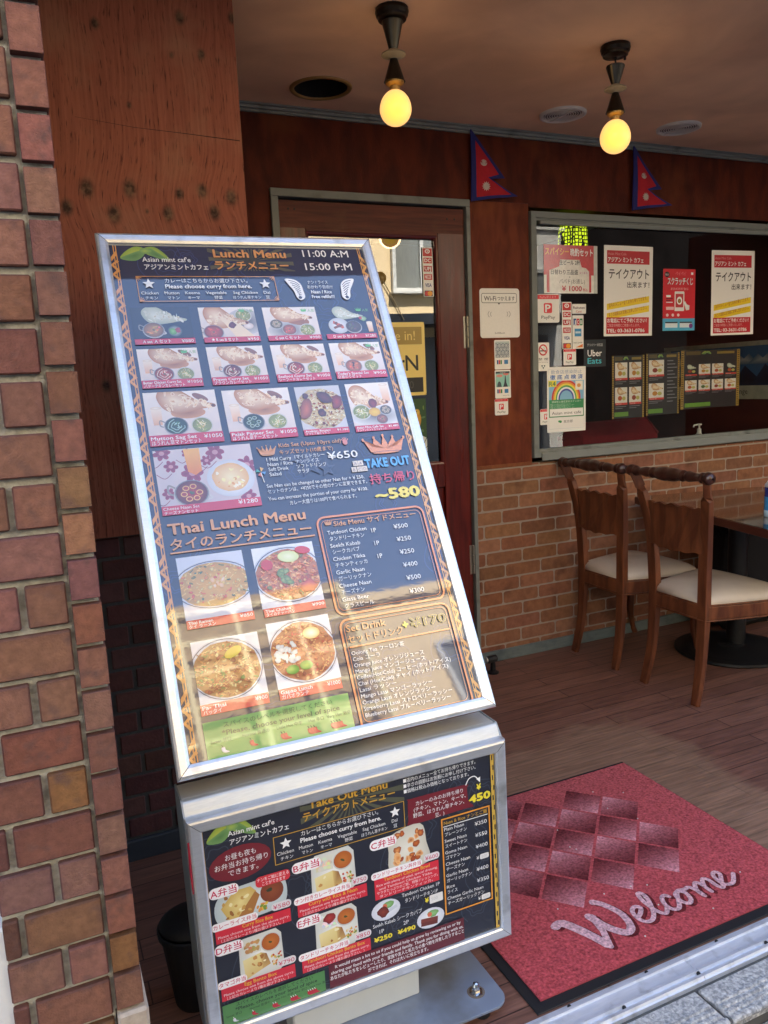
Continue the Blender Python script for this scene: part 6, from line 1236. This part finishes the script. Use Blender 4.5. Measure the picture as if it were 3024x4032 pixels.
for off, col in (((.012, -.05), (104, 40, 42)), ((0, 0), (208, 164, 168))):
    P.z += P.dz * 4
    for pts, w_ in SC:
        pp = catmull([wp(x + off[0], y + off[1]) for x, y in pts], 6); ww = w_ if not isinstance(w_, list) else [w_[min(len(w_) - 1, int(k / 6))] for k in range(len(pp))]
        for k, pq in enumerate(pp):
            if k % 3 == 0: rr = (ww[k] if isinstance(ww, list) else ww) / 2; P.ell(pq[0], pq[1], rr * .98, rr * .98, col, None, 0, 8)
        P.stroke(pp, ww, col)
m_pile = mat('carpet_pile', rough=.95, attr=True, var=.55, scale=95, bump=1., bscale=170, spec=.1)
P.build('pile', m_pile, root, Matrix.Translation((MX0, MY1, 0)))
mb = MB(); mb.cbox(MX0 + e_, MX1 - e_ * .3, MY0 + e_, MY1 - e_ * .6, .004, .0085, .001); mb.build('pile_edge', mat('red_pile', (160, 64, 70), rough=.95, var=.25, scale=150), root)
mb = MB()
for _ in range(16): x, y = random.uniform(MX0 + .1, MX1 - .06), random.uniform(MY0 + .05, MY1 - .1); mb.lathe([(.0018, .0088), (.0022, .0102), (.0012, .0112)], (x, y, 0), 6)
tag(mb.build('lint', mat('lint', (206, 196, 190), rough=.9), root), kind='stuff')

# ------------------------------------------------------------------ chairs
m_chair = mat('chair_wood', (116, 68, 42), rough=.42, alt=(88, 48, 30), var=.22, scale=6, stretch=(4, 4, .9), bump=.05, bscale=30, coat=.08, crough=.2, rvar=.08, spec=.3)
m_rail = mat('dark_turned_wood', (66, 38, 30), rough=.32, var=.3, scale=24, bump=.2, bscale=70, coat=.3, crough=.2)
m_seat = mat('cream_leather', (204, 190, 170), rough=.5, var=.09, scale=5, bump=.12, bscale=26, dirt=(178, 158, 132), dscale=6)
def make_chair(loc, label):
    """faces +X; origin on the floor between the rear legs"""
    root = empty('dining_chair', loc, label, 'chair', 'wooden dining chairs at the table'); L = Vector(loc)
    def at(p): return tuple(Vector(p) + L)
    # rear legs run up into the back posts
    for sy in (-1, 1):
        pts = catmull([(-.045, sy * .142, 0), (-.012, sy * .134, .16), (.0, sy * .132, .36), (-.002, sy * .136, .52), (-.012, sy * .148, .68), (-.036, sy * .172, .82), (-.062, sy * .192, .905)], 5)
        rs = [.78 + .3 * min(1, k / 10) - .16 * max(0, (k - 16) / 14) for k in range(len(pts))]
        mb = MB(); mb.tube([at(p) for p in pts], rs, flat=(.0135, .021)); mb.build('rear_leg', m_chair, root, bevel=.003)
        pts = catmull([(.345, sy * .20, .37), (.362, sy * .212, .28), (.352, sy * .208, .15), (.372, sy * .216, .045), (.392, sy * .222, 0)], 5)
        mb = MB(); mb.tube([at(p) for p in pts], [1.5 - .72 * min(1, k / 12) + .12 * max(0, (k - 16) / 4) for k in range(len(pts))], 10) if False else mb.tube([at(p) for p in pts], [.026 - .012 * min(1, k / 13) + .003 * max(0, (k - 16) / 4) for k in range(len(pts))], 10)
        mb.build('front_leg', m_chair, root, smooth=True)
    # seat frame: trapezoid with bowed front
    out = [(-.014, -.150), (.10, -.185), (.26, -.222), (.345, -.228), (.385, -.18), (.398, 0), (.385, .18), (.345, .228), (.26, .222), (.10, .185), (-.014, .150)]
    O = catmull(out, 3); inn = [(.17 + (x - .17) * .86, y * .86) for x, y in O]; n_ = len(O)
    def rim(mb, k, z0, z1):
        q = [(.17 + (x - .17) * k, y * k) for x, y in O]; mb.prism([(x + L.x, y + L.y) for x, y in q], 'Z', z0 + L.z, z1 + L.z)
    mb = MB(); rim(mb, 1.0, .345, .398); rim(mb, 1.018, .338, .3445); rim(mb, .985, .3985, .404); mb.build('seat_frame', m_chair, root, bevel=.003)
    # cushion: domed
    vs = []; fs = []; n_ = len(O); rings = [(.955, .404), (.965, .412), (.95, .424), (.88, .436), (.72, .446), (.45, .453), (.15, .456)]
    for k, z in rings: vs += [at((.165 + (x - .165) * k, y * k, z)) for x, y in O]
    for r_ in range(len(rings) - 1):
        for i in range(n_): i2 = (i + 1) % n_; fs.append((r_ * n_ + i, r_ * n_ + i2, (r_ + 1) * n_ + i2, (r_ + 1) * n_ + i))
    fs.append(tuple(range((len(rings) - 1) * n_, len(rings) * n_)))
    mb = MB(); mb.add(vs, fs); mb.build('cushion', m_seat, root, smooth=True)
    # splat between the posts
    poly = [(y, .782 + .005 * math.cos(abs(y) * 95) + .006 * (1 - abs(y) / .16)) for y in [-.158 + .0158 * k for k in range(21)]] + [(y, .608 - .003 * math.cos(abs(y) * 90) - .008 * (1 - abs(y) / .14)) for y in [.138 - .0138 * k for k in range(21)]]
    mb = MB(); vs = []; fs = []; N_ = len(poly)
    for dx in (-.008, .008):
        for (y, z) in poly: vs.append(at((-.012 - .02 * (1 - (y / .15) ** 2) - .06 * max(0, z - .68) + dx, y, z)))
    fs = [tuple(range(N_))[::-1], tuple(range(N_, 2 * N_))] + [(i, (i + 1) % N_, N_ + (i + 1) % N_, N_ + i) for i in range(N_)]
    mb.add(vs, fs); mb.build('back_splat', m_chair, root)
    # turned top rail
    pr = [(.004, -.222), (.018, -.220), (.024, -.206), (.024, -.196), (.015, -.186), (.021, -.180), (.021, -.172), (.013, -.166), (.016, -.14), (.0215, -.112), (.018, -.098), (.014, -.092), (.022, -.084), (.022, -.074), (.0165, -.068), (.025, -.046), (.0275, -.02), (.024, -.004), (.0275, .004), (.0275, .022), (.025, .046), (.0165, .068), (.022, .074), (.022, .084), (.014, .092), (.018, .098), (.0215, .112), (.016, .14), (.013, .166), (.021, .172), (.021, .180), (.015, .186), (.024, .196), (.024, .206), (.018, .220), (.004, .222)]
    mb = MB(); mb.lathe(pr, at((-.064, 0, .908)), 14, 'Y'); mb.build('top_rail', m_rail, root, smooth=True)
    return root
def dup(root, loc, rz, label):
    r_ = root.copy(); COL.objects.link(r_); r_.location = loc; r_.rotation_euler = (0, 0, rz); r_['label'] = label
    for ch in list(root.children):
        c = ch.copy(); COL.objects.link(c); c.parent = r_
    return r_
ch1 = make_chair((2.322, 2.330, 0), 'carved wooden chair with cream seat, nearer the doormat, its front under the table')
ch2 = dup(ch1, (2.322, 2.795, 0), 0, 'carved wooden chair with cream seat pushed close to the brick wall')
# ------------------------------------------------------------------ table
root = empty('dining_table', (2.93, 2.55, 0), 'dark wood topped cafe table on a black round pedestal', 'table')
d1 = Vector((.213, .977)); d2 = Vector((.977, -.213)); c = Vector((2.935, 2.545))
pts = [c + d1 * .36 - d2 * .352, c - d1 * .72 - d2 * .352, c - d1 * .72 + d2 * .352, c + d1 * .36 + d2 * .352]
mb = MB(); mb.prism([tuple(p) for p in pts], 'Z', .672, .7045); mb.build('tabletop_edge', mat('table_edge', (78, 38, 28), rough=.3, var=.15, stretch=(1, 1, 6), coat=.3), root, bevel=.002)
pts = [c + d1 * .357 - d2 * .349, c - d1 * .717 - d2 * .349, c - d1 * .717 + d2 * .349, c + d1 * .357 + d2 * .349]
mb = MB(); mb.prism([tuple(p) for p in pts], 'Z', .7046, .7066); mb.build('tabletop', mat('polished_top', (84, 54, 38), rough=.1, var=.12, scale=3, stretch=(1, 6, 1), coat=.6, crough=.04), root)
mb = MB(); mb.lathe([(.245, 0), (.25, .006), (.248, .016), (.2, .024), (.06, .034), (.045, .04)], (2.895, 2.575, 0), 48); mb.build('pedestal_base', m_blackmetal, root, smooth=False)
mb = MB(); mb.lathe([(.043, .03), (.043, .672)], (2.925, 2.575, 0), 24); mb.lathe([(.15, .660), (.15, .672)], (2.925, 2.575, 0), 24); mb.build('column', m_blackmetal, root)
# can on the table
root = empty('blue_spray_bottle', (2.702, 2.212, .707), 'blue labelled bottle with white shoulder standing on the table edge', 'bottle')
P2_ = [(.033, .7075), (.0345, .712), (.0345, .82)]
mb = MB()
mb.lathe([(.033, .707), (.0345, .711), (.0345, .735)], (2.702, 2.212, 0), 28, col=(176, 206, 214)); mb.lathe([(.0346, .735), (.0346, .79)], (2.702, 2.212, 0), 28, cap=False, col=(46, 150, 206)); mb.lathe([(.0346, .79), (.0346, .828)], (2.702, 2.212, 0), 28, cap=False, col=(34, 60, 140))
mb.build('label_sleeve', mat('bottle_print', rough=.25, attr=True, var=.25, scale=30, coat=.5), root, smooth=True)
mb = MB(); mb.lathe([(.0345, .828), (.033, .838), (.024, .85), (.022, .856)], (2.702, 2.212, 0), 28); mb.build('shoulder', m_white, root, smooth=True)
mb = MB(); mb.lathe([(.0225, .856), (.0225, .872), (.02, .876)], (2.702, 2.212, 0), 24); mb.build('cap', mat('blue_cap', (70, 110, 130), rough=.4), root)
# dark bag below the table
root = empty('dark_bag', (3.4, 2.86, 0), 'black slumped bag on the floor behind the table pedestal', 'bag')
mb = MB(); mb.cbox(3.07, 3.66, 2.74, 2.98, .001, .56, .06); mb.build('bag_body', mat('black_cloth', (18, 16, 18), rough=.9, var=.2), root, bevel=.03)
mb = MB(); mb.tube(catmull([(3.2, 2.86, .54), (3.24, 2.86, .64), (3.46, 2.86, .65), (3.52, 2.86, .54)], 6), .014, 8); mb.build('bag_handle', m_black, root)
# ------------------------------------------------------------------ small things on the floor
root = empty('door_stop', (1.795, 2.9, 0), 'black metal door stop on the floor near the door hinge', 'door stop')
mb = MB(); mb.lathe([(.026, 0), (.026, .006), (.012, .012), (.011, .06)], (1.795, 2.9, 0), 18); mb.build('stop_base', m_blackmetal, root)
mb = MB(); mb.lathe([(.013, -.03), (.016, -.026), (.016, .016), (.012, .02)], (1.795, 2.9, .066), 16, 'X'); mb.build('rubber_buffer', m_black, root)
mb = MB(); mb.lathe([(.010, -.034), (.012, -.0305)], (1.795, 2.9, .066), 12, 'X'); mb.build('white_pad', m_white, root)
root = empty('waste_bin', (.205, 1.585, 0), 'black round waste bin in the shade behind the menu stand', 'bin')
mb = MB(); mb.lathe([(.044, .001), (.046, .006), (.064, .165), (.07, .168), (.071, .18), (.067, .182), (.062, .172), (.04, .02), (.002, .018)], (.208, 1.585, 0), 32, cap=False); mb.build('bin_body', m_black, root, smooth=False)
mb = MB(); mb.lathe([(.064, .183), (.066, .188), (.05, .2), (.02, .206), (.002, .207)], (.208, 1.585, 0), 32); mb.build('bin_lid', m_black, root, smooth=True)

# ------------------------------------------------------------------ far side of the street (seen in the glass and lighting the recess)
m_cream = mat('cream_render', (220, 198, 158), rough=.9, var=.06, scale=2, bump=.1)
m_palew = mat('pale_wall', (226, 222, 212), rough=.9, var=.06, scale=2)
m_dkb = mat('dark_facade', (34, 31, 30), rough=.9, var=.4, scale=1.5, spec=.05)
m_shut = mat('grey_shutter', (96, 98, 100), rough=.5, var=.1, stretch=(1, 1, 20))
m_pane = mat('curtained_pane', (120, 122, 116), rough=.12, var=.15, scale=4, stretch=(8, 1, 1), spec=.6)
m_wfr = mat('sash', (196, 196, 190), rough=.4)
def house(name, x0, x1, y, h, M, label, wins, ground=True):
    root = empty(name, ((x0 + x1) / 2, y, -.14), label, 'building', 'buildings across the street')
    mb = MB(); mb.box(x0, x1, y - 5, y, -.14, h); mb.box(x0 - .05, x1 + .05, y - 5.05, y + .06, h, h + .16); mb.build('wall', M, root)
    if ground:
        mb = MB(); mb.box(x0 + .3, x1 - .3, y, y + .03, -.13, 2.0); mb.box(x0 + .1, x1 - .1, y, y + .7, 2.15, 2.3); mb.build('shopfront', m_shut, root)
    for (wx, wz, ww, wh) in wins:
        mb = MB(MB and Matrix.Translation((wx, y, wz)) @ Matrix.Rotation(R_(90), 4, 'X')); mb.M = Matrix.Translation((wx, y, wz)) @ Matrix(((1, 0, 0), (0, 0, 1), (0, 1, 0))).to_4x4()
        mb.ring(0, ww, 0, wh, [(0, -.0), (0, .06), (.06, .07), (.06, 0)]); mb.box(ww / 2 - .03, ww / 2 + .03, 0, wh, .005, .05); mb.box(-.1, ww + .1, -.09, -.062, 0, .16); fr = mb.build('window', m_wfr, root)
        mb = MB(); mb.box(wx, wx + ww, y + .002, y + .02, wz, wz + wh); pn = mb.build('pane', m_pane, root); pn.parent = fr; pn.matrix_parent_inverse = Matrix.Identity(4)
    return root
YO = -5.2
r1 = house('cream_house', 3.205, 6.9, YO, 6.3, m_cream, 'sunlit cream house across the street mirrored in the door glass', [(5.4, 2.75, .9, .9), (4.2, 4.3, 1.1, 1.1), (5.3, 4.5, 1.0, 1.0)])
house('white_house', 7.1, 8.5, YO, 3.7, m_palew, 'low white house across the street mirrored at the window edge', [(7.4, 2.55, .8, .45)])
r2 = house('grey_house', -3.2, 3.2, YO, 6.6, mat('ochre_wall', (172, 150, 114), rough=.9, var=.3, scale=3), 'tall plain house straight across the street', [(-2, 3.2, 1.2, 1.2)])
m_rail2 = mat('pale_yellow_rail', (226, 210, 160), rough=.6, var=.05)
mb = MB()
for k, zz in enumerate((4.5, 4.95, 5.4, 5.85, 6.3)): mb.box(.2, 3.15, YO + .35, YO + .39, zz, zz + .05)
mb.build('balcony_rail', m_rail2, r2)
mb = MB()
for xx in (.25, .95, 1.65, 2.35, 3.05): mb.box(xx, xx + .06, YO + .395, YO + .43, 3.9, 6.4)
mb.box(.2, 3.15, YO + .06, YO + .5, 3.75, 3.9); mb.build('balcony', m_rail2, r2)
house('dark_house', 8.6, 16, YO - .2, 7.5, m_dkb, 'dark house further along the street', [(12.5, 4.4, 1.2, 1.2)], False)
house('end_house', -11, -3.4, YO, 7., m_palew, 'pale house at the far left across the street', [(-9, 3.2, 1.2, 1.2), (-6, 3.2, 1.2, 1.2)])
bpy.data.objects.remove(_fo)
